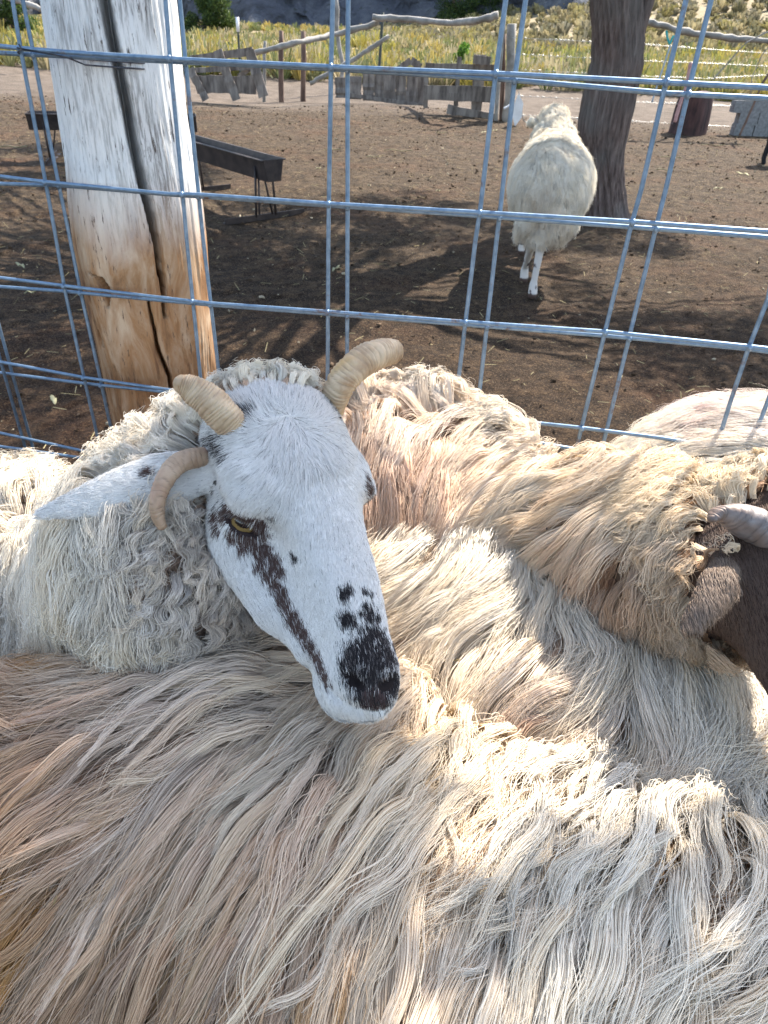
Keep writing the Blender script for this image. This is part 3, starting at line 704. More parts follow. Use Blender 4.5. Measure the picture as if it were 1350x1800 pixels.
    spots += [(x, y, r, BLK) for x, y, r in [(514, 972, 9), (520, 976, 6), (608, 1036, 11), (604, 1046, 8), (640, 1034, 6), (652, 1040, 5), (610, 1084, 14), (604, 1078, 9), (620, 1090, 8), (640, 1060, 8), (648, 1075, 13), (636, 1074, 8), (660, 1082, 9), (654, 1112, 20), (640, 1126, 24), (668, 1120, 20), (625, 1150, 26), (655, 1150, 34), (680, 1150, 22), (605, 1160, 12), (622, 1180, 24), (655, 1190, 36), (690, 1180, 16), (640, 1212, 24), (668, 1216, 24), (690, 1205, 16), (655, 1228, 12), (655, 1238, 11), (676, 1232, 12), (697, 1190, 11), (699, 1160, 10), (690, 1136, 9), (636, 1232, 8),
              (404, 790, 9), (396, 780, 10), (412, 800, 8), (386, 772, 8), (400, 768, 6), (384, 846, 4), (378, 864, 4), (398, 866, 4), (392, 852, 3), (484, 906, 5), (476, 902, 4), (440, 742, 11), (428, 752, 9), (412, 762, 6), (450, 736, 6), (592, 716, 15), (604, 724, 12), (578, 714, 10), (604, 740, 8), (574, 706, 7), (600, 752, 4), (430, 744, 12), (388, 768, 10), (372, 776, 8), (395, 885, 4), (388, 878, 3), (382, 887, 4)]]
    sc = []; sr = []; scol = []
    for x, y, r, c in spots:
        p = hit(x, y)
        if p is None: continue
        dep = (p-C)@RR[2]
        sc.append(p); sr.append(r*dep/F*1.12); scol.append(c)
    sc = np.array(sc); sr = np.array(sr); scol = np.array(scol)
    def spotcol(P, jitter):
        base = np.tile(np.array([[.87, .84, .80]]), (len(P), 1))
        best = np.full(len(P), -9.); bc = np.zeros((len(P), 3))
        for p, r, c in zip(sc, sr, scol):
            v = 1-np.linalg.norm(P-p, axis=1)/r
            u = v > best; best[u] = v[u]; bc[u] = c
        nz = fbm(P*420, 3)*.42+fbm(P*140+9, 2)*.3
        lowmix = best+nz+jitter > 0
        base[lowmix] = bc[lowmix]
        return base, best
    # nostril and mouth skin darker, inner eye dark
    cV, bV = spotcol(V, 0)
    loc = ((V-HT)@HM)*100
    de = fh(V); isface = de < .004
    earV = np.where(np.linalg.norm(V-ec, axis=1) < .2, ear_f(V), 1.) < .003
    face_zone = (isface & (loc[:, 1] > -10)) | earV
    cV = np.where(face_zone[:, None], cV*.92, np.array([[.24, .20, .17]]))
    for cb, ax, bt, g in eyes:
        q = V-cb-g*.0095; el = np.sqrt((q@ax/.0195)**2+(q@bt/.0110)**2+(q@g/.02)**2)
        cV[el < 1] = (.03, .02, .02)
    for p, ax, bt, g in nos:
        cV[ell(p, (.0105, .0058, .012), np.stack([ax, bt, g], 1))(V) < 0] = (.012, .008, .008)
    for a_, b_ in zip(mouth[:-1], mouth[1:]): cV[rcone(a_, b_, .0022, .0022)(V) < 0] = (.05, .035, .035)
    mesh_obj('body', V, Q, M_SKIN, root, attrs={'col': ('POINT', cV)})
    # eyes
    for cb, ax, bt, g in eyes:
        Vv = []; Fq = []; n1_, n2_ = 40, 48; cl = []
        for i in range(n1_+1):
            th = math.pi*i/n1_
            for j in range(n2_):
                ph = 2*math.pi*j/n2_; dr = math.cos(th)*g+math.sin(th)*(math.cos(ph)*ax+math.sin(ph)*bt)
                Vv.append(cb+dr*.0135)
                x, y = dr@ax, dr@bt; rr_ = math.hypot(x, y)
                if abs(x) < .46 and abs(y) < .17*(1-(x/.48)**4): c = (.008, .007, .008)
                elif rr_ < .66:
                    k = .8+.3*math.sin(ph*23)*.5; c = (.26*k, .17*k, .06*k)
                elif rr_ < .74: c = (.05, .03, .015)
                else: c = (.10, .06, .05)
                cl.append(c)
        for i in range(n1_):
            for j in range(n2_): Fq.append((i*n2_+j, (i+1)*n2_+j, (i+1)*n2_+(j+1) % n2_, i*n2_+(j+1) % n2_))
        mesh_obj('eye', Vv, Fq, M_EYE, root, attrs={'col': ('POINT', np.array(cl))})
    # horns
    b1 = hit(412, 752); b2 = hit(588, 706)
    def dpt(p): return (p-C)@RR[2]
    D1 = dpt(b1); D2 = dpt(b2)
    make_horn([atd(424, 762, D1+.012), atd(400, 738, D1+.004), atd(370, 708, D1-.004), atd(338, 684, D1-.008), atd(318, 674, D1-.010)], [.0155, .0172, .0170, .0142, .0095], root, 'horn', M_HORN, ridges=26, flat=.8)
    make_horn([atd(580, 725, D2+.02), atd(590, 695, D2+.005), atd(607, 662, D2+.0), atd(640, 634, D2+.008), atd(674, 620, D2+.022), atd(694, 617, D2+.034)], [.0125, .0135, .0146, .0148, .0138, .0112], root, 'horn', M_HORN, ridges=26, flat=.85)
    b3 = hit(352, 806); D3 = dpt(b3) if b3 is not None else .55
    make_horn([atd(368, 802, D3+.008), atd(345, 804, D3-.006), atd(316, 814, D3-.014), atd(293, 838, D3-.02), atd(278, 872, D3-.022), atd(277, 903, D3-.02), atd(285, 926, D3-.016)], [.008, .0092, .0092, .0085, .0072, .006, .0042], root, 'horn', M_HORN3, ridges=18, flat=.95, amp=.0005)
    # wool
    def zone(P):
        l_ = ((P-HT)@HM)*100; d = fh(P)
        woolline = -8.3-.9*np.abs(l_[:, 0])/3+1.2*vnoise(P*120)
        fz = (d < .0045) & (l_[:, 1] > woolline)
        ez = np.where(np.linalg.norm(P-ec, axis=1) < .2, ear_f(P), 1.) < .003
        return fz | ez, ez
    vw = vis_weight(.05)
    def ww(P, N): return vw(P, N)*(~zone(P)[0])*(1+1.2*(np.linalg.norm(P-n1, axis=1) < .17))
    Gw = (.70, .63, .56); Gn = (.56, .48, .42)
    t = [Rw(40, 880, .1, -.6, .07, .004, .022, Wh, Wh), Rw(150, 880, -.2, .3, .07, .004, .018, Wh, Wh), Rw(40, 980, -.15, 1, .10, .004, .016, Wh, Wh), Rw(150, 1000, -.1, 1, .11, .003, .016, Wh, Wh), Rw(60, 1150, -.1, 1, .12, .003, .014, Wh, Wh), Rw(200, 1080, .1, 1, .07, .006, .014, Wh, Cr), Rw(260, 1100, .2, 1, .05, .007, .012, Wh, Gw),
         Rw(180, 950, -.3, .9, .07, .005, .016, Wh, Wh), Rw(270, 960, -.2, .9, .032, .007, .014, Gw, Gw), Rw(330, 930, .1, .9, .028, .007, .014, Gn, Gw), Rw(300, 1040, .1, 1, .030, .007, .014, Gw, Gw), Rw(360, 1040, .3, 1, .028, .007, .014, Gn, Gw), Rw(400, 1080, .4, .9, .03, .006, .014, Gn, Gn),
         Rw(220, 810, -.9, -.1, .045, .005, .020, Wh, Wh), Rw(280, 740, -.7, -.6, .040, .006, .020, Wh, Wh), Rw(350, 690, -.4, -.8, .024, .005, .014, Wh, Wh), Rw(430, 665, -.2, -.8, .018, .004, .009, Wh, Wh), Rw(520, 665, .1, -.7, .018, .004, .009, Wh, Wh), Rw(570, 670, .4, -.5, .016, .004, .008, Cr, Wh)]
    fleece(V, Q, t, int(12000*QUICK), 48, root, weight=ww, K=13, lock_r=.0062, wl=.022, jit=.75, fly=.08, under=.3)
    # short hair of the face and ear
    def wg(P, N):
        z, ez = zone(P)
        k = (z & (fh(P) < .006)) | ez
        for cb, ax, bt, g in eyes:
            q = P-cb-g*.0095; k &= ~(np.sqrt((q@ax/.0170)**2+(q@bt/.0075)**2+(q@g/.03)**2) < 1)
        for p, ax, bt, g in nos: k &= ell(p, (.0095, .0048, .012), np.stack([ax, bt, g], 1))(P) > 0
        for a_, b_ in zip(mouth[:-1], mouth[1:]): k &= rcone(a_, b_, .0016, .0016)(P) > 0
        return vis_weight(.15)(P, N)*k
    NF = int(150000*QUICK)
    P0, N0, _ = sample_surface(V, Q, NF, wg)
    px, py, _ = projv(P0)
    ft = [(490, 700, .0, -1, 10), (450, 730, -.5, -.8, 11), (550, 730, .4, -.8, 11), (500, 760, -.1, .7, 11), (440, 790, -.9, .35, 11), (560, 780, .6, .7, 11), (600, 780, .8, .5, 9), (500, 820, -.5, .8, 10), (560, 860, .2, 1, 8), (400, 850, -.7, .6, 8), (450, 870, -.4, .8, 7), (620, 850, .6, .8, 7),
          (400, 990, .3, .9, 8), (450, 1080, .5, .85, 7), (520, 1000, .2, 1, 5), (600, 1000, .25, 1, 5), (560, 1100, .3, 1, 5), (640, 1100, .3, 1, 4.5), (600, 1200, .2, 1, 5), (650, 1180, .1, 1, 4), (640, 1240, .2, 1, 6), (520, 1160, .5, .9, 6),
          (250, 860, -1, .2, 6), (150, 890, -1, .2, 6), (330, 830, -1, .3, 8), (330, 870, -.9, .2, 9)]
    A = table_lookup(ft, px, py, 2.)
    t3 = flow3(P0, N0, A[:, :2]+.25*np.stack([fbm(P0*60, 2), fbm(P0*60+31, 2)], 1)+rng.normal(0, .10, (NF, 2)))
    K = 4; s = np.linspace(0, 1, K)[None, :, None]
    Lh = A[:, 2]/1000*(.7+.6*rng.random(NF))*np.where(A[:, 2] > 9, 1.35, 1); clump = fbm(P0*230, 2)
    G = P0[:, None]+Lh[:, None, None]*s*(t3[:, None]+N0[:, None]*(.42-.3*s)*(1+.6*clump[:, None, None]))
    cc, bst = spotcol(P0, rng.normal(0, .28, NF))
    lumn = (1+rng.normal(0, .07, NF)).clip(.6, 1.2)
    dark = rng.random(NF) < .008+.05*np.clip(fbm(P0*35, 2), 0, 1)+.03*(A[:, 2] > 9)
    cc[dark] = (.26, .23, .22)
    wht = (cc[:, 0] < .2) & (rng.random(NF) < .10); cc[wht] = (.24, .21, .20)
    lips = np.linalg.norm(P0-hit(656, 1228), axis=1) < .010; cc[lips & (rng.random(NF) < .5)] = (.09, .05, .045)
    cc = cc*lumn[:, None]
    curves_obj('hair', G, np.repeat(cc[:, None], K, 1), (.00018*(.7+.6*rng.random(NF)))[:, None]*np.linspace(1, .35, K)[None], root, M_FUR)
    chaff(V, Q, root, 60, ww)
    # eyelashes
    cb, ax, bt, g = eyes[0]; n_ = 34; t_ = np.linspace(-1, 1, n_)+rng.normal(0, .03, n_); s4 = np.linspace(0, 1, 5)[None, :, None]
    up_ = -bt if (-bt)@RR[1] < 0 else bt
    R0 = cb+g*.0100+ax*(t_*.0145)[:, None]+up_*(.0052*np.sqrt(np.clip(1-t_*t_, 0, 1)))[:, None]
    d_ = g*.9+up_*.15+ax*(t_*.35)[:, None]
    G = R0[:, None]+d_[:, None]*s4*.0085*(.8+.4*rng.random(n_))[:, None, None]-up_*(s4**2)*.0035
    curves_obj('eyelashes', G, np.tile(np.array([.35, .33, .32]), (n_, 5, 1)), np.full((n_, 5), .00016)*np.linspace(1, .3, 5), root, M_FUR)
    return V, Q
M_EYE = attr_mat('eyeball', .06, 'col', .6)
main_sheep()
print('main', time.time()-T0)
# ================================================================== WIRE FENCE
FP = np.array([0, 1.06, 0]); FN = np.array([.28, 1., 0])
def onfence(x, y, off=0.):
    q = ray(x, y); return C+q*(((FP-C)@FN+off)/(q@FN))
def wire_mat():
    m, nt, b = mat('galvanised_wire'); v = coords(nt)
    n = noise(nt, 90, 5, .6, v); n2 = noise(nt, 22, 5, .7, v)
    c = ramp(nt, n, [(.3, (.11, .18, .27)), (.7, (.22, .31, .42))]); c = mix(nt, ramp(nt, n2, [(.60, (0, 0, 0)), (.72, (1, 1, 1))]), c, (.13, .075, .05))
    nt.links.new(c, b.inputs['Base Color']); b.inputs['Metallic'].default_value = .55
    nt.links.new(ramp(nt, n, [(.2, (.38,)*3), (.8, (.6,)*3)]), b.inputs['Roughness']); bump(nt, b, n, .3, .0005); return m
M_WIRE = wire_mat()
VA = [[(22, 0), (36, 85), (67, 250), (95, 400), (114, 510), (148, 665), (180, 805)], [(291, 0), (299, 105), (321, 339), (328, 420), (339, 530), (352, 659)],
      [(585, 0), (582, 119), (578, 360), (577, 420), (576, 640)], [(889, 0), (871, 133), (844, 370), (836, 420), (803, 690)], [(1206, 0), (1171, 143), (1128, 330), (1109, 398), (1063, 585), (1022, 752)], [(1372, 420), (1350, 525), (1316, 611), (1283, 709)]]
VB = [[(40, 0), (57, 85), (88, 250), (119, 400), (141, 510), (176, 665), (202, 785)], [(316, 0), (326, 107), (349, 341), (357, 420), (370, 530), (385, 659)],
      [(612, 0), (611, 120), (611, 360), (610.6, 420), (610, 640)], [(924, 0), (905, 135), (879, 372), (873, 420), (842, 695)], [(1250, 0), (1213, 147), (1171, 330), (1153, 400), (1107.6, 586), (1066, 757)]]
HA = [[(0, 81), (36, 85), (120, 92), (330, 105), (611, 119), (904, 131), (1213, 147), (1350, 154)], [(0, 310), (80, 320), (298, 341), (349, 342), (577, 358), (850, 374), (1113, 390), (1350, 407)],
      [(0, 488), (141, 506), (300, 525), (370, 533), (577, 548), (820, 566), (1063, 583), (1316, 609), (1350, 613)], [(0, 636), (150, 664), (310, 687), (620, 716), (920, 741), (1022, 752), (1165, 770)], [(0, 761), (180, 800), (320, 826)]]
HB = [[(0, 93), (120, 99), (298, 108), (582, 121), (870, 138), (1171, 164), (1350, 173)], [(0, 323), (107, 326), (300, 342), (577, 361), (850, 380), (1109, 399), (1350, 417)],
      [(0, 504), (114, 512), (260, 526), (370, 536), (577, 552), (820, 571), (1063, 590), (1300, 612), (1350, 618)], [(0, 655), (148, 674), (310, 691), (600, 718)], [(17, 787), (180, 810), (320, 834)]]
def ext(P, n0, n1):
    P = list(P); a = P[0]-P[1]; a /= np.linalg.norm(a); b = P[-1]-P[-2]; b /= np.linalg.norm(b)
    return ([P[0]+a*n0] if n0 else [])+P+([P[-1]+b*n1] if n1 else [])
def panel(VV, HH, off, label, dz):
    mb = MB(); R_ = .0031
    tx = np.array([1., -.28, 0]); tx /= np.linalg.norm(tx)
    for L_ in VV:
        P = [onfence(x, y, off) for x, y in L_]
        P = [np.array([p[0], p[1], p[2]]) for p in P]
        top = P[0].copy(); bot = P[-1].copy()
        d0 = (P[0]-P[-1]); d0 /= d0[2]
        P = [P[0]+d0*max(0, 1.50-P[0][2])]+P+[P[-1]-d0*(P[-1][2]-.05)]
        mb.tube(P, R_, 8)
    for k in (-3, -2, -1):   # columns left of the picture
        a = onfence(*VV[0][0], off)+tx*.2032*k; mb.tube([(a[0], a[1], 1.5), (a[0], a[1], .05)], R_, 8)
    for k in (1, 2, 3):
        a = onfence(*VV[-1][-1], off)+tx*.2032*k; mb.tube([(a[0], a[1], 1.5), (a[0], a[1], .05)], R_, 8)
    zs = []
    for L_ in HH:
        P = [onfence(x, y, off-.0056) for x, y in L_]; zs.append(P[0][2])
        if L_[0][0] <= 20 or True: P = ext(P, .9, 0)
        P = P+[P[-1]+tx*(1.3-P[-1][0])*1.04]
        mb.tube(P, R_, 8)
    zl = min(zs)
    a = onfence(*VV[0][0], off-.0056)
    for z in [1.46]+[zl-.12*k-.06 for k in range(4)]:
        p0 = a.copy()-tx*.9; p1 = a+tx*2.1; p0[2] = p1[2] = z+dz; mb.tube([p0, p1], R_, 8)
    def xpt(A, B):
        for i in range(len(A)-1):
            for j in range(len(B)-1):
                p = np.array(A[i]); r = np.array(A[i+1])-p; q = np.array(B[j]); s_ = np.array(B[j+1])-q
                d = r[0]*s_[1]-r[1]*s_[0]
                if abs(d) < 1e-9: continue
                t = ((q-p)[0]*s_[1]-(q-p)[1]*s_[0])/d; u = ((q-p)[0]*r[1]-(q-p)[1]*r[0])/d
                if -.01 <= t <= 1.01 and -.01 <= u <= 1.01: return p+r*t
        return None
    for A in VV:
        for B in HH:
            x = xpt(A, B)
            if x is not None:
                c = onfence(x[0], x[1], off-.003)
                mb.tube([c+np.array([0, -.0035, -.0045]), c+np.array([0, -.0045, 0]), c+np.array([0, -.0035, .0045])], [.002, .0046, .002], 7)
    o = mb.build('wire_panel', M_WIRE); tag(o, label, 'fence panel'); return o
panel(VA, HA, .0, 'galvanised welded wire panel, its uprights the left one of each close pair', 0)
panel(VB, HB, .014, 'second galvanised wire panel overlapping the first, its uprights the right of each pair', -.012)
# binding wire around post
M_DWIRE = simple('binding_wire', (.03, .03, .04), (.10, .11, .13), 60, .5, metal=.6, bs_=0)
M_WHW = simple('white_wire', (.6, .6, .6), (.8, .8, .8), 60, .4, bs_=0)
# ------------------------------------------------------------------ post
def near_post():
    LE = [(20, -520), (62, -120), (75, 0), (88, 100), (105, 200), (125, 310), (133, 400), (145, 480), (166, 560), (187, 660), (207, 760), (225, 850)]
    RE = [(250, -520), (290, -120), (305, 0), (318, 100), (331, 200), (345, 300), (357, 400), (368, 500), (376, 600), (381, 665), (386, 760), (390, 850)]
    Y0 = 1.33
    cs = []; rs = []
    for y in np.linspace(-520, 850, 18):
        xl = np.interp(y, [p[1] for p in LE], [p[0] for p in LE]); xr = np.interp(y, [p[1] for p in RE], [p[0] for p in RE])
        c = aty((xl+xr)/2, y, Y0); dep = (c-C)@RR[2]; cs.append(c); rs.append((xr-xl)/2*dep/F*.985)
    cs = np.array(cs); rs = np.array(rs); o_ = np.argsort(cs[:, 2]); cs = cs[o_]; rs = rs[o_]
    zz = np.concatenate([np.linspace(-.05, .55, 20), np.arange(.553, cs[-1, 2], .0025)])
    cx = np.interp(zz, cs[:, 2], cs[:, 0]); cyy = np.interp(zz, cs[:, 2], cs[:, 1]); rr = np.interp(zz, cs[:, 2], rs)
    n = 360; TH = np.linspace(0, 2*math.pi, n, endpoint=False)
    def crackpath(pts, w):
        out = []
        for (x, y), ww in zip(pts, w):
            q = ray(x, y)
            # hit the post cylinder
            t = (Y0-.09)/q[1]
            for _ in range(6):
                p = C+q*t; c0 = np.interp(p[2], zz, cx); r0 = np.interp(p[2], zz, rr); dx = p[0]-c0
                yy = Y0-math.sqrt(max(r0*r0-dx*dx, 1e-6)); t = yy/q[1]
            p = C+q*t; out.append((p[2], math.atan2(p[1]-Y0, p[0]-np.interp(p[2], zz, cx)), ww))
        return np.array(sorted(out))
    cr1 = crackpath([(70, -500), (160, -110), (182, 0), (205, 100), (226, 200), (247, 300), (262, 365), (276, 430), (287, 500), (291, 560)], [25, 25, 25, 25, 24, 22, 19, 15, 12, 5])
    cr2 = crackpath([(260, 520), (268, 570), (280, 620), (298, 665), (302, 700), (306, 760)], [4, 6, 8, 8, 6, 3])
    cr3 = crackpath([(158, 478), (176, 488), (186, 510), (190, 540)], [8, 18, 20, 8])
    cr4 = crackpath([(174, 580), (178, 596), (184, 612)], [4, 10, 3])
    Z, TT = np.meshgrid(zz, TH, indexing='ij')
    P = np.stack([np.cos(TT)*2.2, np.sin(TT)*2.2, Z*6], -1)
    disp = .006*fbm(P, 3)+.0016*fbm(np.stack([np.cos(TT)*22, np.sin(TT)*22, Z*7], -1), 4)+.0008*vnoise(np.stack([np.cos(TT)*60, np.sin(TT)*60, Z*20], -1))
    for cr, dp in ((cr1, .080), (cr2, .05), (cr3, .05), (cr4, .04)):
        th0 = np.interp(Z, cr[:, 0], cr[:, 1]); wd = np.interp(Z, cr[:, 0], cr[:, 2], left=0, right=0 if cr is not cr1 else 20)*1.05/F/.098*.5
        wob = .012*vnoise(np.stack([Z*30, Z*0, Z*0], -1))
        da = np.abs((TT-th0-wob+math.pi) % (2*math.pi)-math.pi)
        k = np.clip(1-(da/np.maximum(wd, 1e-5))**4, 0, 1)*(wd > 1e-4)
        disp -= dp*k*np.clip(wd/.03, 0, 1)
    Rr = rr[:, None]+disp
    X = cx[:, None]+Rr*np.cos(TT); Y = cyy[:, None]*0+Y0+Rr*np.sin(TT)
    V = np.stack([X, Y, Z], -1).reshape(-1, 3)
    K = len(zz); i = np.arange(K-1)[:, None]; j = np.arange(n)[None]
    Q = np.stack([i*n+j, i*n+(j+1) % n, (i+1)*n+(j+1) % n, (i+1)*n+j], -1).reshape(-1, 4)
    Fc = Q.tolist()+[list(range((K-1)*n, K*n))]
    m, nt, b = mat('bleached_wood'); v = coords(nt, (1, 1, .09)); v2 = coords(nt, (1, 1, .35))
    st = noise(nt, 230, 6, .7, v); fl = noise(nt, 150, 6, .72, coords(nt, (1, 1, .14))); pa = noise(nt, 9, 4, .6, v2)
    c = ramp(nt, st, [(.3, (.50, .50, .49)), (.5, (.72, .72, .71)), (.8, (.80, .80, .78))])
    patch = ramp(nt, pa, [(.46, (0, 0, 0)), (.62, (.8, .8, .8))])
    c = mix(nt, patch, c, ramp(nt, st, [(.42, (.13, .115, .105)), (.55, (.62, .61, .60))]))
    fleck = ramp(nt, fl, [(.595, (0, 0, 0)), (.65, (1, 1, 1))]); c = mix(nt, fleck, c, (.09, .07, .06))
    tc = nt.nodes.new('ShaderNodeTexCoord'); sp = nt.nodes.new('ShaderNodeSeparateXYZ'); nt.links.new(tc.outputs['Object'], sp.inputs[0])
    ad = nt.nodes.new('ShaderNodeMath'); ad.operation = 'MULTIPLY_ADD'; ad.inputs[1].default_value = .16; nt.links.new(noise(nt, 7, 3, .5, v2), ad.inputs[0]); nt.links.new(sp.outputs['Z'], ad.inputs[2])
    low = ramp(nt, ad.outputs[0], [(.0, (1, 1, 1)), (.96+.0, (1, 1, 1)), (1., (0, 0, 0))])
    mr = nt.nodes.new('ShaderNodeMapRange'); mr.inputs['From Min'].default_value = 1.03; mr.inputs['From Max'].default_value = 1.16; mr.inputs['To Min'].default_value = 1; mr.inputs['To Max'].default_value = 0
    nt.links.new(ad.outputs[0], mr.inputs['Value'])
    tan = ramp(nt, noise(nt, 26, 6, .65, coords(nt, (1, 1, .3)), .6), [(.32, (.10, .04, .018)), (.46, (.32, .17, .075)), (.68, (.52, .39, .27))])
    tan = mix(nt, fleck, tan, (.09, .05, .03))
    c = mix(nt, mr.outputs[0], c, tan)
    nt.links.new(c, b.inputs['Base Color']); b.inputs['Roughness'].default_value = .75
    b1 = bump(nt, b, st, .5, .002); bump(nt, b, fl, .4, .002, b1)
    o = mesh_obj('wooden_post', V, Fc, m)
    tag(o, 'thick bleached white wooden post with a long dark split, behind the wire at left', 'post')
    # binding wire
    mb = MB()
    p = [onfence(30, 84, -.012), onfence(60, 90, -.012), onfence(95, 96, -.010), onfence(120, 102, .0)]
    for dy, xs in ((-4, 0), (6, 1)):
        q = list(p)
        for x, y in ((150, 108+dy), (200, 112+dy), (250, 115+dy*1.0), (300, 117+dy*1.1)):
            c0 = aty(x, y, Y0-.1); th = None
            pz = c0[2]; cx0 = np.interp(pz, zz, cx); r0 = np.interp(pz, zz, rr)+.004
            dx = c0[0]-cx0; yy = Y0-math.sqrt(max(r0*r0-dx*dx, 0)); pp = aty(x, y, yy-.002); q.append(pp)
        pz = q[-1][2]; cx0 = np.interp(pz, zz, cx); r0 = np.interp(pz, zz, rr)+.006
        a0 = math.atan2(q[-1][1]-Y0, q[-1][0]-cx0)
        for k in range(1, 16):
            a = a0+k*.2; q.append(np.array([cx0+r0*math.cos(a), Y0+r0*math.sin(a), pz]))
        mb.tube(q, .0011, 6)
    mb.tube([onfence(33, 78, -.012), onfence(38, 86, -.014), onfence(31, 92, -.01), onfence(36, 96, .004)], .0011, 6)
    o = mb.build('binding_wire', M_DWIRE); tag(o, 'thin dark wire tying the mesh panel around the white split post', 'wire')
near_post()
# ================================================================== GROUND
def sst(x, a, b):
    t = np.clip((x-a)/(b-a), 0, 1); return t*t*(3-2*t)
def terrain(x, y):
    x = np.asarray(x, float); y = np.asarray(y, float)
    r = np.log1p(np.exp((x+1.)/3))*3
    hill = sst(y, 36, 95)*.17*r+sst(y, 95, 260)*.12*np.maximum(x, 0)
    up = sst(y, 300, 700)*60+sst(-x, 90, 300)*25+sst(-y, 60, 300)*20
    P = np.stack([x*.12, y*.12, x*0], -1)
    return hill+up+sst(y, 16, 40)*.25*vnoise(P)+.10*sst(y, 10, 16)*vnoise(P*3)
def ground():
    def axis(lo, hi, st, far, n):
        g = np.geomspace(st, far, n); g = np.cumsum(g)
        a = np.arange(lo, hi, st)
        sc = far
        up_ = hi+np.cumsum(np.geomspace(st, far*.12, n)); dn = lo-np.cumsum(np.geomspace(st, far*.12, n))
        return np.concatenate([dn[::-1], a, up_])
    xs = axis(-6.5, 6.5, .04, 900, 60); ys = axis(1.2, 15.5, .04, 900, 60)
    X, Y = np.meshgrid(xs, ys, indexing='ij')
    P = np.stack([X, Y, X*0], -1)
    near = sst(15-np.abs(X)*.3-Y, 0, 2)*(Y > 0)
    Z = terrain(X, Y)+near*(.012*fbm(P*1.2, 2)+.020*fbm(P*5, 3)+.020*np.maximum(vnoise(P*14), 0)*np.maximum(vnoise(P*4+3), 0)+.014*vnoise(P*20)*(.5+.5*vnoise(P*3+9)))
    V = np.stack([X, Y, Z], -1).reshape(-1, 3); nx, ny = X.shape
    i = np.arange(nx-1)[:, None]; j = np.arange(ny-1)[None]
    Q = np.stack([i*ny+j, (i+1)*ny+j, (i+1)*ny+j+1, i*ny+j+1], -1).reshape(-1, 4)
    m, nt, b = mat('pen_soil'); v = coords(nt)
    n1 = noise(nt, 1.1, 4, .6, v); n2 = noise(nt, 11, 9, .78, v); n3 = noise(nt, 55, 4, .6, v)
    soil = ramp(nt, n2, [(.36, (.018, .012, .008)), (.50, (.060, .040, .025)), (.66, (.150, .105, .064))])
    red = ramp(nt, n2, [(.3, (.035, .018, .012)), (.6, (.13, .065, .036))])
    soil = mix(nt, ramp(nt, n1, [(.5, (0, 0, 0)), (.72, (.7, .7, .7))]), soil, red)
    n4 = noise(nt, 130, 3, .7, v); soil = mix(nt, ramp(nt, n4, [(.40, (1, 1, 1)), (.5, (0, 0, 0))]), soil, (.45, .42, .40), 'MULTIPLY'); soil = mix(nt, ramp(nt, n4, [(.56, (0, 0, 0)), (.66, (.75, .75, .75))]), soil, (.26, .19, .115))
    sp_ = ramp(nt, n3, [(.66, (0, 0, 0)), (.72, (1, 1, 1))]); soil = mix(nt, sp_, soil, (.30, .25, .18))
    # places: pen, bare pink ground beyond the old fence, meadow soil, hillside
    tc = nt.nodes.new('ShaderNodeTexCoord'); sp = nt.nodes.new('ShaderNodeSeparateXYZ'); nt.links.new(tc.outputs['Object'], sp.inputs[0])
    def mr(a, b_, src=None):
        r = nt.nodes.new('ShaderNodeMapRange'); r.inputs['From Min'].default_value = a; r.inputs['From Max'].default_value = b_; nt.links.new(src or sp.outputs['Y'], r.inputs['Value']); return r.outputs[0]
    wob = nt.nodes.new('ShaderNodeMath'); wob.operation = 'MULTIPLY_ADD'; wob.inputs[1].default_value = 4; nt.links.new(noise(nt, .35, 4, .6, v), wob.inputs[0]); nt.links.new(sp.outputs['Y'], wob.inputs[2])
    bare = ramp(nt, noise(nt, 3, 6, .65, v), [(.3, (.08, .062, .048)), (.7, (.18, .142, .112))])
    mead = ramp(nt, noise(nt, .8, 6, .7, v), [(.3, (.13, .12, .045)), (.5, (.24, .19, .085)), (.75, (.29, .24, .14))])
    hil = ramp(nt, noise(nt, .5, 8, .7, v), [(.3, (.18, .145, .085)), (.5, (.26, .21, .13)), (.75, (.32, .265, .175))])
    c = mix(nt, mr(15.2, 17.0, wob.outputs[0]), soil, bare); c = mix(nt, mr(24, 27, wob.outputs[0]), c, mead); c = mix(nt, mr(42, 62, wob.outputs[0]), c, hil)
    c = mix(nt, mr(8.5, 3.5, wob.outputs[0]), c, (.62, .52, .46), 'MULTIPLY')  # nearer soil tinted darker and redder to deepen the shade there
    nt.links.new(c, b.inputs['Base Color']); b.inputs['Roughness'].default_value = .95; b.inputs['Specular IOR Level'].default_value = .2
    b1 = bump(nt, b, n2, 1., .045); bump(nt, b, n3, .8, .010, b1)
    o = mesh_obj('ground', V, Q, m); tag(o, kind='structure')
    return o
ground()
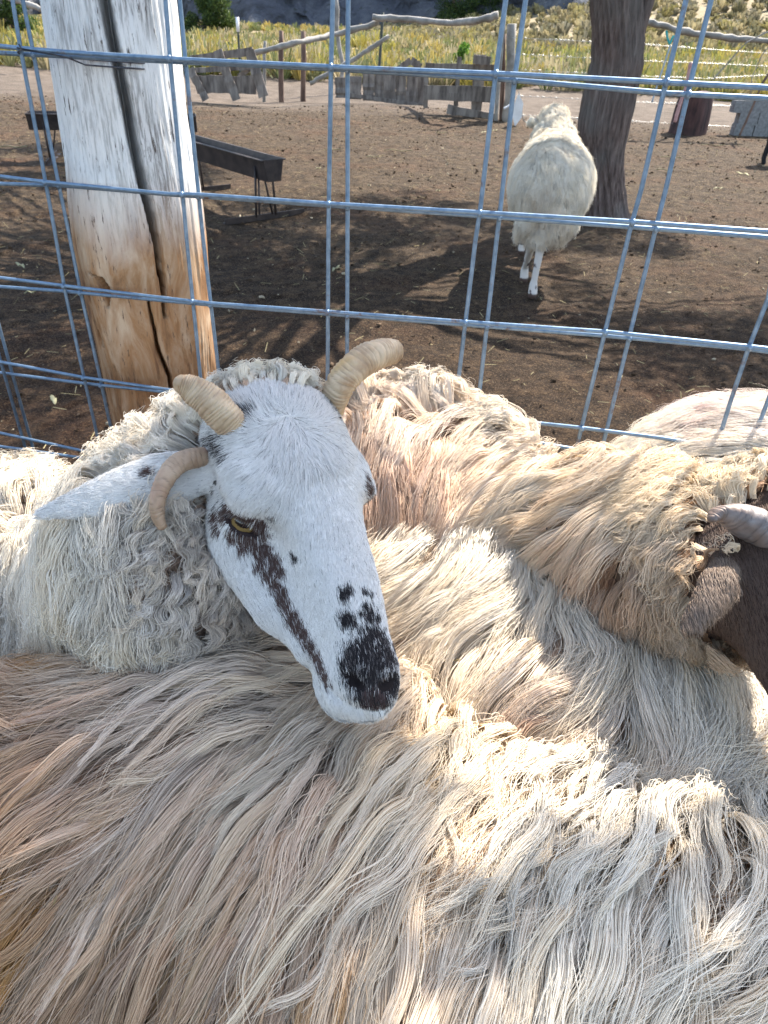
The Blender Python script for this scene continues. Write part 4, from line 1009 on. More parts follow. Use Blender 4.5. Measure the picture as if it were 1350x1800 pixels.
def scatter_lumps(name, pts, sizes, mats, cols, label, squash=.6):
    phi = (1+5**.5)/2
    ico = np.array([(-1, phi, 0), (1, phi, 0), (-1, -phi, 0), (1, -phi, 0), (0, -1, phi), (0, 1, phi), (0, -1, -phi), (0, 1, -phi), (phi, 0, -1), (phi, 0, 1), (-phi, 0, -1), (-phi, 0, 1)])/1.9
    fi = np.array([(0, 11, 5), (0, 5, 1), (0, 1, 7), (0, 7, 10), (0, 10, 11), (1, 5, 9), (5, 11, 4), (11, 10, 2), (10, 7, 6), (7, 1, 8), (3, 9, 4), (3, 4, 2), (3, 2, 6), (3, 6, 8), (3, 8, 9), (4, 9, 5), (2, 4, 11), (6, 2, 10), (8, 6, 7), (9, 8, 1)])
    N = len(pts); J = 1+.35*rng.normal(size=(N, 12, 1)); V = ico[None]*J*sizes[:, None, None]*np.array([1, 1, squash])*(1+.4*rng.normal(size=(N, 1, 3)).clip(-1, 1)); V = V+pts[:, None]
    Fq = (fi[None]+12*np.arange(N)[:, None, None]).reshape(-1, 3)
    o = mesh_obj(name, V.reshape(-1, 3), Fq, mats, None, False, attrs={'col': ('POINT', np.repeat(cols, 12, 0))})
    return tag(o, label, kind='stuff')
M_LUMP = attr_mat('clod_earth', .95)
N = 17000
yy = 1.6+rng.random(N)**.8*13; xx = (rng.random(N)-.5)*(2.2+yy*1.25)
sz = (.003+.011*rng.random(N)**4)*(.8+yy/28)
cl = np.where((rng.random(N) < .05)[:, None], [[.32, .27, .19]], [[.075, .05, .032]])*(.45+1.0*rng.random(N)[:, None])
scatter_lumps('dirt_clods', np.stack([xx, yy, terrain(xx, yy)+sz*.3+.004], 1), sz, M_LUMP, cl, 'crumbly dark clods and pale grit strewn over the pen floor')
N = 5000
yy = 1.6+rng.random(N)**.8*13; xx = (rng.random(N)-.5)*(2.2+yy*1.25); a_ = rng.random(N)*6.283; ln = .008+.03*rng.random(N)**2
dd = np.stack([np.cos(a_), np.sin(a_), .25*rng.normal(size=N)], 1)*ln[:, None]; pp = np.stack([xx, yy, terrain(xx, yy)+.016+.012*rng.random(N)], 1); nn_ = np.stack([-np.sin(a_), np.cos(a_), 0*a_], 1)*.0018
up_ = np.array([0, 0, .0015])
Vs = np.stack([pp-dd-nn_, pp-dd+nn_, pp+dd+nn_, pp+dd-nn_, pp-dd+up_, pp+dd+up_], 1).reshape(-1, 3)
Fs = (np.array([(0, 4, 5, 3), (4, 1, 2, 5), (0, 3, 2, 1)])[None]+6*np.arange(N)[:, None, None]).reshape(-1, 4)
o = mesh_obj('straw', Vs, Fs, M_LUMP, None, False, attrs={'col': ('POINT', np.repeat(np.array([[.30, .25, .14]])*(.4+.9*rng.random(N))[:, None], 6, 0))}); tag(o, 'bits of dry straw scattered across the floor of the pen', kind='stuff')
# ------------------------------------------------------------------ vegetation
def leafcloud(centers, radii, n, size, col, name, parent, material, up=0., kindstuff=False, elong=1.6):
    "many leaf-sized blades filling clumps"
    centers = np.array(centers); radii = np.array(radii); k = rng.integers(0, len(centers), n)
    d = rng.normal(size=(n, 3)); d /= np.linalg.norm(d, axis=1)[:, None]; r = rng.random(n)**.45
    P = centers[k]+d*r[:, None]*radii[k]
    a = rng.normal(size=(n, 3)); a[:, 2] += up; a /= np.linalg.norm(a, axis=1)[:, None]
    b = np.cross(a, rng.normal(size=(n, 3))); b /= np.linalg.norm(b, axis=1)[:, None]
    s = size*(.5+rng.random(n))[:, None]
    V = np.stack([P-a*s*elong, P+b*s*.5, P+a*s*elong, P-b*s*.5], 1).reshape(-1, 3)
    Q = np.arange(4*n).reshape(n, 4)
    c = np.array(col)[rng.integers(0, len(col), n)]*(.7+.6*rng.random(n))[:, None]*(.75+.5*rng.random(len(centers)))[k][:, None]
    return mesh_obj(name, V, Q, material, parent, False, attrs={'col': ('POINT', np.repeat(c, 4, 0))})
def leaf_mat(name, tr=.35):
    m = hair_mat(name, tr, .6, .25); return m
M_LEAF = leaf_mat('leaves'); M_BRUSH = leaf_mat('brush', .25)
def brush(name, n, region, h, cols, label, blades=46, wd=.012):
    X, Y = region(n); Zg = terrain(X, Y); hh = h*(.5+.9*rng.random(n))
    N = n*blades; k = np.repeat(np.arange(n), blades)
    a = rng.random(N)*6.283; r = np.sqrt(rng.random(N)); tilt = .75*r
    base = np.stack([X[k]+r*.25*hh[k]*np.cos(a), Y[k]+r*.25*hh[k]*np.sin(a), Zg[k]-.03], 1)
    L_ = hh[k]*(1-.35*r**2)*(.7+.45*rng.random(N))
    tip = base+np.stack([np.sin(tilt)*np.cos(a)*L_, np.sin(tilt)*np.sin(a)*L_, np.cos(tilt)*L_], 1)
    sd = np.stack([-np.sin(a+rng.normal(size=N)), np.cos(a), np.zeros(N)], 1)*wd*(1+Y[k]/30)[:, None]
    V = np.stack([base-sd*.4, base+sd*.4, tip+sd, tip-sd], 1).reshape(-1, 3)
    ck = .68*np.array(cols)[rng.integers(0, len(cols), n)][k]*(.75+.5*rng.random(N))[:, None]
    o = mesh_obj(name, V, np.arange(4*N).reshape(N, 4), M_BRUSH, None, False, attrs={'col': ('POINT', np.repeat(ck, 4, 0))})
    return tag(o, label, kind='stuff')
def reg_meadow(n):
    y = 21+rng.random(n)**1.5*76; x = (rng.random(n)-.5)*(14+y*1.35)+.05*y; k = (y < 52) | (x < .05*y+2); y = np.where(k, y, 21+(y-21)*.35); return x, y
def reg_hill(n):
    y = 48+rng.random(n)**1.2*110; x = -4+rng.random(n)*(y*.72+8); return x, y
brush('meadow_brush', 5600, reg_meadow, .55, [(.50, .43, .11), (.40, .39, .12), (.56, .44, .14), (.54, .45, .25), (.32, .32, .15), (.58, .49, .30), (.24, .27, .11)], 'yellow green rabbitbrush and grass filling the meadow beyond the old fence')
brush('hillside_brush', 2600, reg_hill, .7, [(.38, .33, .14), (.46, .39, .20), (.28, .25, .14), (.50, .42, .24), (.34, .30, .20)], 'dry sage and tan scrub dotting the hillside', 34, .03)
M_BARK = simple('juniper_bark', (.10, .075, .06), (.22, .17, .14), 30, .9, (1, 1, .15), .8, .03)
def far_tree(name, px0, px1, pbase, dist, hgt, label, dark=((.03, .055, .018), (.05, .085, .025), (.09, .13, .03)), n=9000, g='dark green trees beyond the meadow'):
    D = dist; xm = (px0+px1)/2; q = aty(xm, pbase, D); x = q[0]; z0 = float(terrain(x, D)); wd = (px1-px0)*((q-C)@RR[2])/F
    root = empty('juniper_tree', (x, D, z0)); tag(root, label, 'tree', g)
    mb = MB(); mb.tube([(x, D, z0-.2), (x+.1, D, z0+hgt*.4), (x-.05, D, z0+hgt*.8)], [wd*.05, wd*.04, wd*.015], 8)
    cc = []; rr_ = []
    for _ in range(60):
        t = rng.random()**1.2; a = rng.random()*6.283; r = wd*.5*math.sqrt(1-t*t*.92)*rng.random()**.5*.85
        c = np.array([x+r*math.cos(a), D+r*math.sin(a), z0+hgt*(.07+.85*t)]); cc.append(c); rr_.append(wd*(.10+.07*rng.random()))
        mb.tube([(x, D, z0+hgt*(.1+.5*t)), tuple(c)], [wd*.015, wd*.006], 5, False)
    mb.build('trunk', M_BARK, root)
    leafcloud(cc, np.array(rr_)[:, None]*np.array([1.15, 1.15, 1.]), int(n*2.2), wd*.011+.02, dark, 'crown', root, M_LEAF, .6)
far_tree('j', 326, 416, 52, 56, 5.2, 'round dark green juniper left of centre, just right of the split post')
far_tree('j', -20, 78, 78, 34, 5, 'dark green juniper at the left edge, seen left of the split post')
far_tree('j', 752, 838, 34, 92, 8, 'dark green tree at top centre, left one of the trio on the rise', n=7000)
far_tree('j', 815, 880, 32, 95, 8, 'dark green tree at top centre, middle one of the trio on the rise', n=6000)
far_tree('j', 930, 1040, 12, 100, 9, 'dark green tree at top, right one of the trio on the rise beside the trunk', n=7000)
far_tree('j', 885, 935, 22, 104, 9, 'small dark green tree at the top between the trio, behind the tall thin pole', n=4000)
def sapling():
    D = 28; q = aty(797, 92, D); x = q[0]; z0 = float(terrain(x, D)); s = ((q-C)@RR[2])/F
    root = empty('young_tree', (x, D, z0)); tag(root, 'small bright green leaning sapling alone in the yellow meadow', 'tree')
    mb = MB(); mb.tube([(x, D, z0-.1), (x+8*s, D, z0+22*s), (x+18*s, D, z0+46*s)], [.03, .025, .01], 6); mb.build('trunk', M_BARK, root)
    cc = [(x+dx*s, D+rng.normal()*.1, z0+dz*s) for dx, dz in ((-6, 8), (4, 10), (-2, 18), (10, 18), (6, 27), (14, 30), (16, 38), (19, 44), (0, 6))]
    leafcloud(cc, np.array([[9*s]*3]*9), 3000, .035, [(.09, .20, .03), (.16, .28, .04), (.05, .11, .02)], 'crown', root, M_LEAF, .4)
sapling()
# cliff
def cliff():
    nx, nz = 260, 110
    U = np.linspace(0, 1, nx)[:, None]*np.ones((1, nz)); W_ = np.ones((nx, 1))*np.linspace(0, 1, nz)[None]
    X = -95+U*118; base = 98+8*np.sin(U*5)+4*np.sin(U*17)
    Y = base+W_*34+5*fbm(np.stack([X*.06, W_*4, X*0], -1), 3)
    hg = 40+8*np.sin(U*7+1)
    Zs = -3+hg*W_**.85
    P = np.stack([X, Y, Zs], -1); r1 = fbm(P*.11, 4); r2 = np.abs(fbm(P*.32+7, 3))
    Y = Y-6*r1-5*r2; Zs = Zs+2*r1-2*r2
    V = np.stack([X, Y, Zs], -1).reshape(-1, 3)
    # back slope to give it thickness
    V2 = np.stack([X[:, -1], Y[:, -1]+80, X[:, -1]*0-5], -1); V = np.concatenate([V, V2])
    i = np.arange(nx-1)[:, None]; j = np.arange(nz-1)[None]
    Q = np.stack([i*nz+j, (i+1)*nz+j, (i+1)*nz+j+1, i*nz+j+1], -1).reshape(-1, 4)
    b0 = nx*nz; i = np.arange(nx-1); Q2 = np.stack([i*nz+nz-1, (i+1)*nz+nz-1, b0+i+1, b0+i], -1)
    m, nt, b = mat('grey_rock'); v = coords(nt)
    n = noise(nt, .25, 9, .7, v, .4); n2 = noise(nt, 1.4, 5, .7, v)
    c = ramp(nt, n, [(.34, (.05, .055, .07)), (.5, (.11, .12, .15)), (.66, (.19, .20, .22)), (.74, (.28, .26, .24))])
    c = mix(nt, ramp(nt, n2, [(.58, (0, 0, 0)), (.66, (.8, .8, .8))]), c, (.05, .06, .045))
    nt.links.new(c, b.inputs['Base Color']); b.inputs['Roughness'].default_value = .95; bump(nt, b, n2, 1., 1.5)
    o = mesh_obj('cliff', V, np.concatenate([Q, Q2]), m, None, False); tag(o, kind='structure')
cliff()
# ------------------------------------------------------------------ near tree
def near_tree():
    D = 5.75
    LE = [(1012, 410), (1028, 372), (1032, 330), (1022, 270), (1016, 225), (1030, 165), (1043, 110), (1043, 60), (1040, 0), (1038, -60)]
    RE = [(1120, 410), (1100, 372), (1095, 330), (1093, 270), (1103, 225), (1117, 165), (1127, 110), (1128, 60), (1127, 0), (1126, -60)]
    base = atz(1066, 385, 0); D = base[1]
    cs = []; rs = []
    for (xl, yl), (xr, yr) in zip(LE, RE):
        c = aty((xl+xr)/2, yl, D); dep = (c-C)@RR[2]; cs.append(c); rs.append((xr-xl)/2*dep/F)
    root = empty('tree', (base[0], D, 0)); tag(root, 'thick ridged brown tree trunk leaning in the pen beside the standing sheep', 'tree')
    cs = np.array(cs); o_ = np.argsort(cs[:, 2]); cs = cs[o_]; rs = np.array(rs)[o_]
    zz = np.arange(-.05, cs[-1, 2], .01); n = 160
    cx = np.interp(zz, cs[:, 2], cs[:, 0]); rr = np.interp(zz, cs[:, 2], rs)
    for _ in range(8): cx[1:-1] = (cx[:-2]+cx[2:])/2; rr[1:-1] = (rr[:-2]+rr[2:])/2
    TH = np.linspace(0, 2*math.pi, n, endpoint=False); Z, TT = np.meshgrid(zz, TH, indexing='ij')
    tw = TT+.25*Z
    rid = np.abs(vnoise(np.stack([np.cos(tw)*11, np.sin(tw)*11, Z*1.1], -1)))+.5*np.abs(vnoise(np.stack([np.cos(tw)*22, np.sin(tw)*22, Z*2.5], -1)))
    disp = .034*rid+.015*fbm(np.stack([np.cos(TT)*1.3, np.sin(TT)*1.3, Z*2], -1), 2)-.008
    Rr = rr[:, None]+disp; V = np.stack([cx[:, None]+Rr*np.cos(TT), D+Rr*np.sin(TT), Z], -1).reshape(-1, 3)
    K = len(zz); i = np.arange(K-1)[:, None]; j = np.arange(n)[None]
    Q = np.stack([i*n+j, i*n+(j+1) % n, (i+1)*n+(j+1) % n, (i+1)*n+j], -1).reshape(-1, 4)
    m, nt, b = mat('ridged_bark'); v = coords(nt, (1, 1, .12)); n1 = noise(nt, 38, 7, .7, v); n2 = noise(nt, 4, 3, .5, coords(nt))
    c = ramp(nt, n1, [(.3, (.035, .024, .02)), (.5, (.14, .10, .088)), (.72, (.27, .21, .185))]); c = mix(nt, ramp(nt, n2, [(.45, (0, 0, 0)), (.7, (.6, .6, .6))]), c, (.16, .15, .14))
    nt.links.new(c, b.inputs['Base Color']); b.inputs['Roughness'].default_value = .9; bump(nt, b, n1, .9, .02)
    mesh_obj('trunk', V, Q, m, root)
    top = np.array([cx[-1], D, zz[-1]])
    # limbs
    fk = aty(1120, 70, D); f2 = aty(1152, -40, D)
    limbs = [([fk-np.array([.03, 0, .1]), fk, f2, f2+np.array([.5, .3, .9]), f2+np.array([1.2, .6, 1.6])], [.05, .045, .045, .035, .02]),
             ([top-np.array([0, 0, .1]), top+np.array([.02, 0, .35]), top+np.array([-.5, -.3, .95]), top+np.array([-1.3, -.8, 1.5]), top+np.array([-2.2, -1.3, 1.9])], [.175, .15, .09, .06, .03]),
             ([top, top+np.array([.1, .1, .6]), top+np.array([.3, .4, 1.4]), top+np.array([.5, .7, 2.3])], [.16, .12, .08, .03]),
             ([top+np.array([0, 0, .2]), top+np.array([-.3, -.7, .8]), top+np.array([-.5, -1.9, 1.3]), top+np.array([-.8, -3.2, 1.6])], [.11, .08, .05, .02]),
             ([top+np.array([-.2, -.2, .7]), top+np.array([-1.1, .3, 1.3]), top+np.array([-2., .6, 1.8])], [.08, .05, .02])]
    for pts, rad in limbs:
        mb = MB(); mb.tube([tuple(p) for p in pts], rad, 10); mb.build('limb', m, root)
    return root, top
TREE, TTOP = near_tree()
def canopy():
    # leaf clumps of the shade tree spread over the pen, all above the view; some added only to shade the sheep
    cc = []; rr_ = []
    def over(x, y, z, h, r):
        "clump at height h whose shadow falls on the place x, y, z"
        t = (h-z)/SDIR[2]; cc.append(np.array([x, y, z])+SDIR*t); rr_.append((r, r, r*.6))
    tg = []
    for _ in range(4400):
        x = rng.uniform(-5, 4.2); y = rng.uniform(2.2, 9.4)
        lim = 9.3-.45*(x+3) + 1.0*math.sin(x*1.7)
        if y > lim-.3: continue
        if x > 1.6+.8*math.sin(y*1.4) and y > 4.1 and rng.random() < .75: continue
        # gaps that let sun flecks through
        if vnoise(np.array([x*1.3, y*1.6, 3.3])) >.14: continue
        
        if abs(x-.55) < .55 and 3.8 < y < 5.2: continue
        tg.append((x, y))
    for x, y in tg[:950]: over(x, y, 0, rng.uniform(2.3, 4.4), rng.uniform(.14, .30))
    for x, y, z, r in [(-.03, .45, .98, .13), (-.10, .42, .95, .12), (-.05, .36, .84, .12), (-.20, .38, .82, .14), (-.30, .30, .80, .16), (-.12, .28, .80, .13), (.0, .50, 1.04, .10), (-.08, .53, 1.02, .09), (-.42, .42, .80, .14), (-.25, .2, .75, .15), (-.35, .1, .7, .13), (-.5, .25, .75, .16), (.10, .10, .68, .10), (.24, .16, .70, .09), (.20, .02, .66, .12), (-.03, .08, .7, .12), (-.10, .20, .74, .09), (-.14, .13, .70, .10)]:  # unseen clumps added to shade spots on the face and foreground fleece
        over(x, y, z, rng.uniform(2.6, 3.3), r)
    cc = np.array(cc); rr_ = np.array(rr_)
    leafcloud(cc, rr_, 100000, .020, [(.05, .10, .02), (.08, .14, .03), (.11, .16, .04)], 'crown', TREE, M_LEAF, 0)
    mb = MB()
    for c in cc[::6]:
        k = np.array([TTOP[0]-.5, TTOP[1]-.4, TTOP[2]+.9]); mid = (c+k)/2+np.array([0, 0, .25]); mb.tube([tuple(k), tuple(mid), tuple(c)], [.025, .014, .004], 5, False)
    mb.build('branches', M_BARK, TREE)
canopy()
print('bg1', time.time()-T0)
# ================================================================== STANDING SHEEP, TROUGHS, OLD FENCE
def standing_sheep():
    fR = atz(934, 524, 0); D = fR[1]; s = ((fR-C)@RR[2])/F      # metres per pixel at the hind hooves
    fL = atz(919, 496, 0)
    cx = aty(972, 330, D+.25)[0]
    def P(px, py, y): return aty(px, py, y)
    rump = P(967, 338, D+.16); mid = P(970, 318, D+.46); sho = P(972, 284, D+.78); neck = P(973, 246, D+.94); head = P(974, 216, D+1.04)
    for v in (rump, mid, sho): pass
    Rr = 66*s*.93
    spine = [(rump+np.array([0, .03, 0]), Rr), (mid+np.array([0, 0, -.02]), Rr*1.02), (sho+np.array([0, 0, -.02]), Rr*.86)]
    prims = [(rcone(spine[0][0], spine[1][0], spine[0][1], spine[1][1]), .1, '+'), (rcone(spine[1][0], spine[2][0], spine[1][1], spine[2][1]), .1, '+'),
             (rcone(sho, neck, .14, .115), .06, '+'), (rcone(neck, head, .115, .085), .04, '+'), (rcone(head, head+np.array([.02, .16, -.09]), .06, .035), .04, '+'),
             (rcone(head+np.array([-.06, 0, 0]), head+np.array([-.15, -.02, .012]), .022, .018), .01, '+'), (rcone(head+np.array([.05, 0, 0]), head+np.array([.12, .03, -.03]), .022, .014), .02, '+')]
    # hind legs: thigh, hock, cannon, hoof
    for (hip, hock, foot, fw_) in (((952, 400, D+.12), (934, 432, D+.10), fL, .0), ((985, 395, D+.10), (951, 430, D+.02), fR, .0)):
        h = P(*hip); k = P(*hock); 
        prims += [(rcone(h, k, .085, .034), .05, '+'), (rcone(k, foot+np.array([0, 0, .085]), .025, .018), .015, '+'), (rcone(foot+np.array([0, 0, .075]), foot+np.array([0, -.015, .024]), .025, .028), .01, '+')]
    # woolly tail and britch
    prims += [(rcone(P(978, 380, D+.02), P(972, 412, D+.0), .055, .035), .05, '+'), (rcone(P(985, 400, D+.06), P(975, 432, D+.05), .05, .018), .04, '+'), (rcone(P(925, 398, D+.1), P(915, 420, D+.12), .05, .03), .04, '+')]
    for dx, dy in ((-.09, .95), (.09, 1.02)):
        a = np.array([sho[0]+dx, D+dy, .42]); prims += [(rcone(a, (a[0], a[1], .26), .06, .03), .04, '+'), (rcone((a[0], a[1], .26), (a[0], a[1], .05), .024, .02), .02, '+'), (rcone((a[0], a[1]+.01, .06), (a[0], a[1]-.01, .024), .022, .026), .01, '+')]
    f0 = field(prims)
    def f(Q_): return f0(Q_)+.010*fbm(Q_*10, 2)*(Q_[:, 2] > .3)
    V, Q = surface(f, (cx-.38, D-.15, -.02), (cx+.38, D+1.5, 1.15), .009)
    V = smooth_mesh(V, Q, 2)
    root = empty('sheep', (cx, D+.4, 0)); tag(root, 'white woolly sheep standing away in the pen beside the tree, seen from behind', 'sheep', None)
    woolly = V[:, 2] > .30
    legc = np.where(woolly[:, None], [[.55, .50, .44]], [[.58, .54, .50]])
    sp = fbm(V*26, 2) > .30; legc[sp & ~woolly] = (.10, .08, .08)
    legc[V[:, 2] < .035] = (.09, .06, .05)
    mesh_obj('body', V, Q, M_SKIN, root, attrs={'col': ('POINT', legc)})
    W2 = (.92, .87, .77); Gc = (.80, .70, .58)
    t = [Rw(960, 260, 0, .6, .06, .003, .012, W2, W2), Rw(930, 300, -.4, .9, .07, .003, .010, W2, W2), Rw(1010, 300, .4, .9, .07, .003, .010, W2, W2), Rw(970, 320, 0, 1, .08, .003, .010, W2, Gc), Rw(960, 370, 0, 1, .07, .004, .010, Gc, Gc), Rw(910, 370, -.1, 1, .07, .003, .010, W2, W2), Rw(1030, 370, .1, 1, .07, .003, .010, W2, W2),
         Rw(975, 410, 0, 1, .06, .004, .010, Gc, W2), Rw(975, 210, 0, -.5, .04, .004, .010, W2, Gc)]
    def wf(P_, N_): return vis_weight(.15)(P_, N_)*(P_[:, 2] > .32)
    fleece(V, Q, t, int(6500*QUICK), 34, root, weight=wf, K=7, lock_r=.010, srad=.00065, jit=.5)
standing_sheep()
M_MET = simple('rusty_dark_metal', (.022, .017, .019), (.06, .045, .042), 12, .55, metal=.3, bs_=.2, bd=.003)
def trough(name, e0, e1, htop, wid, label, foot=.36):
    "sheet metal trough on trestle legs; e0 near end, e1 far end on the ground"
    e0 = np.array(e0); e1 = np.array(e1); ax = e1-e0; Lh = np.linalg.norm(ax); ax /= Lh; sd = np.array([-ax[1], ax[0], 0.])
    root = empty(name, e0); tag(root, label, 'trough', 'feed troughs in the pen')
    up = np.array([0, 0, 1.]); mb = MB(); dp = .15; th = .004
    pr = [(-wid/2, 0), (-wid*.34, -dp), (wid*.34, -dp), (wid/2, 0)]
    pi_ = [(-wid/2+th, 0), (-wid*.30+th*.6, -dp+th), (wid*.30-th*.6, -dp+th), (wid/2-th, 0)]
    V = []
    for l in (0, Lh):
        for a, b in pr+pi_[::-1]: V.append(e0+ax*l+sd*a+up*(htop+b))
    Fc = [(k, k+1, 8+k+1, 8+k) for k in range(7)]+[(7, 0, 8, 15), tuple(range(8))[::-1], tuple(range(8, 16))]
    mb.add(V, Fc)
    for l in (.0, Lh):
        mb.add([e0+ax*(l+o)+sd*a+up*(htop+b) for o in (-.003, .003) for a, b in pr], [(0, 1, 2, 3), (7, 6, 5, 4), (0, 4, 5, 1), (1, 5, 6, 2), (2, 6, 7, 3), (3, 7, 4, 0)])
    mb.build('basin', M_MET, root, False)
    m2 = MB()
    for s_ in (-1, 1): m2.box(e0+ax*Lh/2+sd*(wid/2+.009)*s_+up*(htop-.006), (Lh/2+.004, .012, .004), (ax, sd, up))
    m2.build('rim', M_MET, root, False)
    for l in (.14, Lh-.14):
        for s_ in (-1, 1):
            q = MB(); a = e0+ax*l+sd*s_*wid*.42+up*(htop-.06); b = e0+ax*l+sd*s_*wid*.52+up*.02
            q.tube([a, b], .009, 6); q.build('leg', M_MET, root)
        q = MB(); q.tube([e0+ax*(l+.1)+sd*wid*-.1+up*(htop-.11), e0+ax*l+sd*wid*.35+up*.03], .008, 6); q.tube([e0+ax*(l-.02)+sd*wid*.1+up*(htop-.11), e0+ax*l-sd*wid*.35+up*.03], .008, 6); q.build('brace', M_MET, root)
        q = MB(); q.box(e0+ax*l+up*.018, (.004, foot, .022), (ax, sd, up)); q.box(e0+ax*(l+.018)+up*.004, (.018, foot, .004), (ax, sd, up)); q.build('foot', M_MET, root, False)
pA = atz(468, 385, 0); hA = aty(485, 276, pA[1]+.0)[2]
q = atz(318, 236, hA); dirA = q-np.array([pA[0], pA[1], hA]); dirA[2] = 0
trough('feed_trough', pA-dirA/np.linalg.norm(dirA)*.14, pA+dirA, hA, .17, 'dark rusty metal feed trough on legs just right of the split post')
pB = atz(98, 281, 0); hB = aty(100, 198, pB[1])[2]
dB = np.array([1.4, .35, 0])
trough('feed_trough', pB-dB*.12, pB+dB, hB, .22, 'dark metal feed trough further back, partly hidden behind the left of the split post')
# ---- old fence at the far side of the pen
M_GREY = simple('weathered_board', (.09, .075, .068), (.27, .235, .21), 14, .9, (1, 1, .2), .6, .01)
M_GREYL = simple('pale_pole', (.18, .17, .155), (.34, .32, .295), 16, .85, (.4, .4, .4), .6, .008)
M_RED = simple('red_brown_post', (.08, .05, .04), (.20, .13, .10), 18, .9, (1, 1, .2), .6, .008)
M_TP = simple('steel_post', (.03, .04, .035), (.06, .07, .06), 18, .7, bs_=0)
M_WHITE = simple('white_sheet', (.7, .7, .72), (.85, .85, .86), 8, .7)
def seg(px0, py0, px1, py1, Y, Y1=None): return aty(px0, py0, Y), aty(px1, py1, Y if Y1 is None else Y1)
def post(name, x0, y0, x1, y1, wpx, material, label, cat='post', group=None, n=8, base=None, knots=0):
    "x0,y0 foot on the ground; x1,y1 top"
    f = atz(x0, y0, 0); Y = f[1]; t = aty(x1, y1, Y); r = wpx/2*((f-C)@RR[2])/F
    f[2] = float(terrain(f[0], Y))-.15
    K = 7; pts = [f+(t-f)*k/(K-1)+np.array([rng.normal(), rng.normal(), 0])*r*knots for k in range(K)]
    mb = MB(); mb.tube(pts, [r*(1.05-.15*k/(K-1)+.12*rng.normal()*min(1, knots+.2)) for k in range(K)], n)
    o = mb.build(name, material); tag(o, label, cat, group); return f, t, Y
def plank(name, x0, y0, x1, y1, wpx, Y, label, material=None, th=.025, cat='board', parent=None, Y1=None, lean=0.):
    a, b = seg(x0, y0, x1, y1, Y, Y1); s = ((a-C)@RR[2])/F; ax = b-a; Ln = np.linalg.norm(ax); ax /= Ln
    nr = np.array([0, 1., 0]); nr -= ax*(nr@ax); nr /= np.linalg.norm(nr); wd = np.cross(ax, nr)
    mb = MB(); K = 9; V = []
    for k in range(K):
        c = a+(b-a)*k/(K-1); h1 = wpx*s/2*(1+.07*rng.normal()); h2 = wpx*s/2*(1+.07*rng.normal()); bw = .006*rng.normal()
        for p, q_ in ((-h1, -th/2), (h2, -th/2), (h2, th/2), (-h1, th/2)): V.append(c+wd*p+nr*(q_+bw))
    Fc = [(k*4+j, k*4+(j+1) % 4, k*4+4+(j+1) % 4, k*4+4+j) for k in range(K-1) for j in range(4)]+[(3, 2, 1, 0), (K*4-4, K*4-3, K*4-2, K*4-1)]
    mb.add(V, Fc)
    o = mb.build(name, material or M_GREY, parent, False)
    if label: tag(o, label, cat)
    return o
Y1 = float(atz(400, 176, 0)[1]); Y2 = float(atz(690, 181, 0)[1]); Y3 = float(atz(800, 208, 0)[1])
# broken crib at left
r_ = empty('broken_crib', (*atz(400, 176, 0)[:2], 0)); tag(r_, 'collapsed grey board crib lying at the far edge of the pen behind the trough', 'crib')
for a in ((335, 104, 445, 90, 12), (338, 124, 440, 118, 8), (345, 148, 450, 150, 26)): plank('board', *a, Y1, None, parent=r_)
for a in ((382, 88, 416, 176, 16), (438, 88, 464, 170, 18), (334, 120, 362, 176, 13)): plank('upright', *a, Y1-.10, None, parent=r_)
plank('strut', 420, 135, 450, 112, 8, Y1+.08, None, parent=r_)
post('steel_post', 424, 150, 417, 30, 4, M_TP, 'thin dark steel post with a white top behind the collapsed crib')
mb = MB(); f_ = atz(424, 150, 0); mb.tube([aty(417, 30, f_[1]-.02), aty(418.5, 56, f_[1]-.02)], .035, 6); o = mb.build('post_cap', M_WHITE); tag(o, 'white cap on the top of the thin steel post', 'cap')
post('fence_post', 463, 170, 466, 72, 6, M_GREYL, 'slim grey stake, leftmost of the three short stakes', knots=.2)
post('fence_post', 493, 171, 494, 54, 9, M_RED, 'red brown stake, the taller middle one left of the long sloping pole', knots=.15)
post('fence_post', 532, 170, 534, 55, 9, M_RED, 'red brown stake, right one of the pair of red brown stakes', knots=.15)
post('fence_post', 603, 160, 589, -20, 7, M_GREYL, 'knotty crooked pole rising out of the top of the view between two wires', knots=.5)
post('steel_post', 664, 150, 673, 22, 5, M_TP, 'dark steel post under the meeting ends of the two long grey rails')
post('fence_post', 872, 214, 892, -40, 7, M_GREYL, 'tall thin leaning pole beside the log post with a white top', knots=.2)
post('log_post', 893, 214, 901, 42, 16, M_GREYL, 'stout weathered log post with a pale top left of the standing sheep', knots=.12, n=12)
post('fence_post', 883, 212, 886, 60, 8, M_RED, 'rusty brown stake tight against the left of the stout log post', knots=.1)
def pole(name, pts, rpx, material, label, kn=.25, cat='rail'):
    mb = MB(); P = [aty(x, y, Y) for x, y, Y in pts]; r = rpx*((P[0]-C)@RR[2])/F; K = 24
    ts = np.linspace(0, len(P)-1, K); A = np.array(P); Q = [np.array([np.interp(t, range(len(P)), A[:, i]) for i in range(3)])+rng.normal(size=3)*r*kn*.5 for t in ts]
    mb.tube(Q, [r*(1+kn*.4*rng.normal()) for _ in ts], 8); o = mb.build(name, material); tag(o, label, cat); return o
pole('rail', [(448, 93, Y1+.25), (520, 76, Y1), (590, 60, Y2), (666, 40, Y2)], 4.5, M_GREYL, 'long pale grey pole sloping up from the crib to the steel post')
pole('rail', [(655, 30, Y2-.1), (700, 33, Y2-.1), (780, 40, Y2-.3), (840, 36, Y3), (876, 27, Y3)], 5, M_GREYL, 'sagging pale pole running from the steel post to the tall leaning pole')
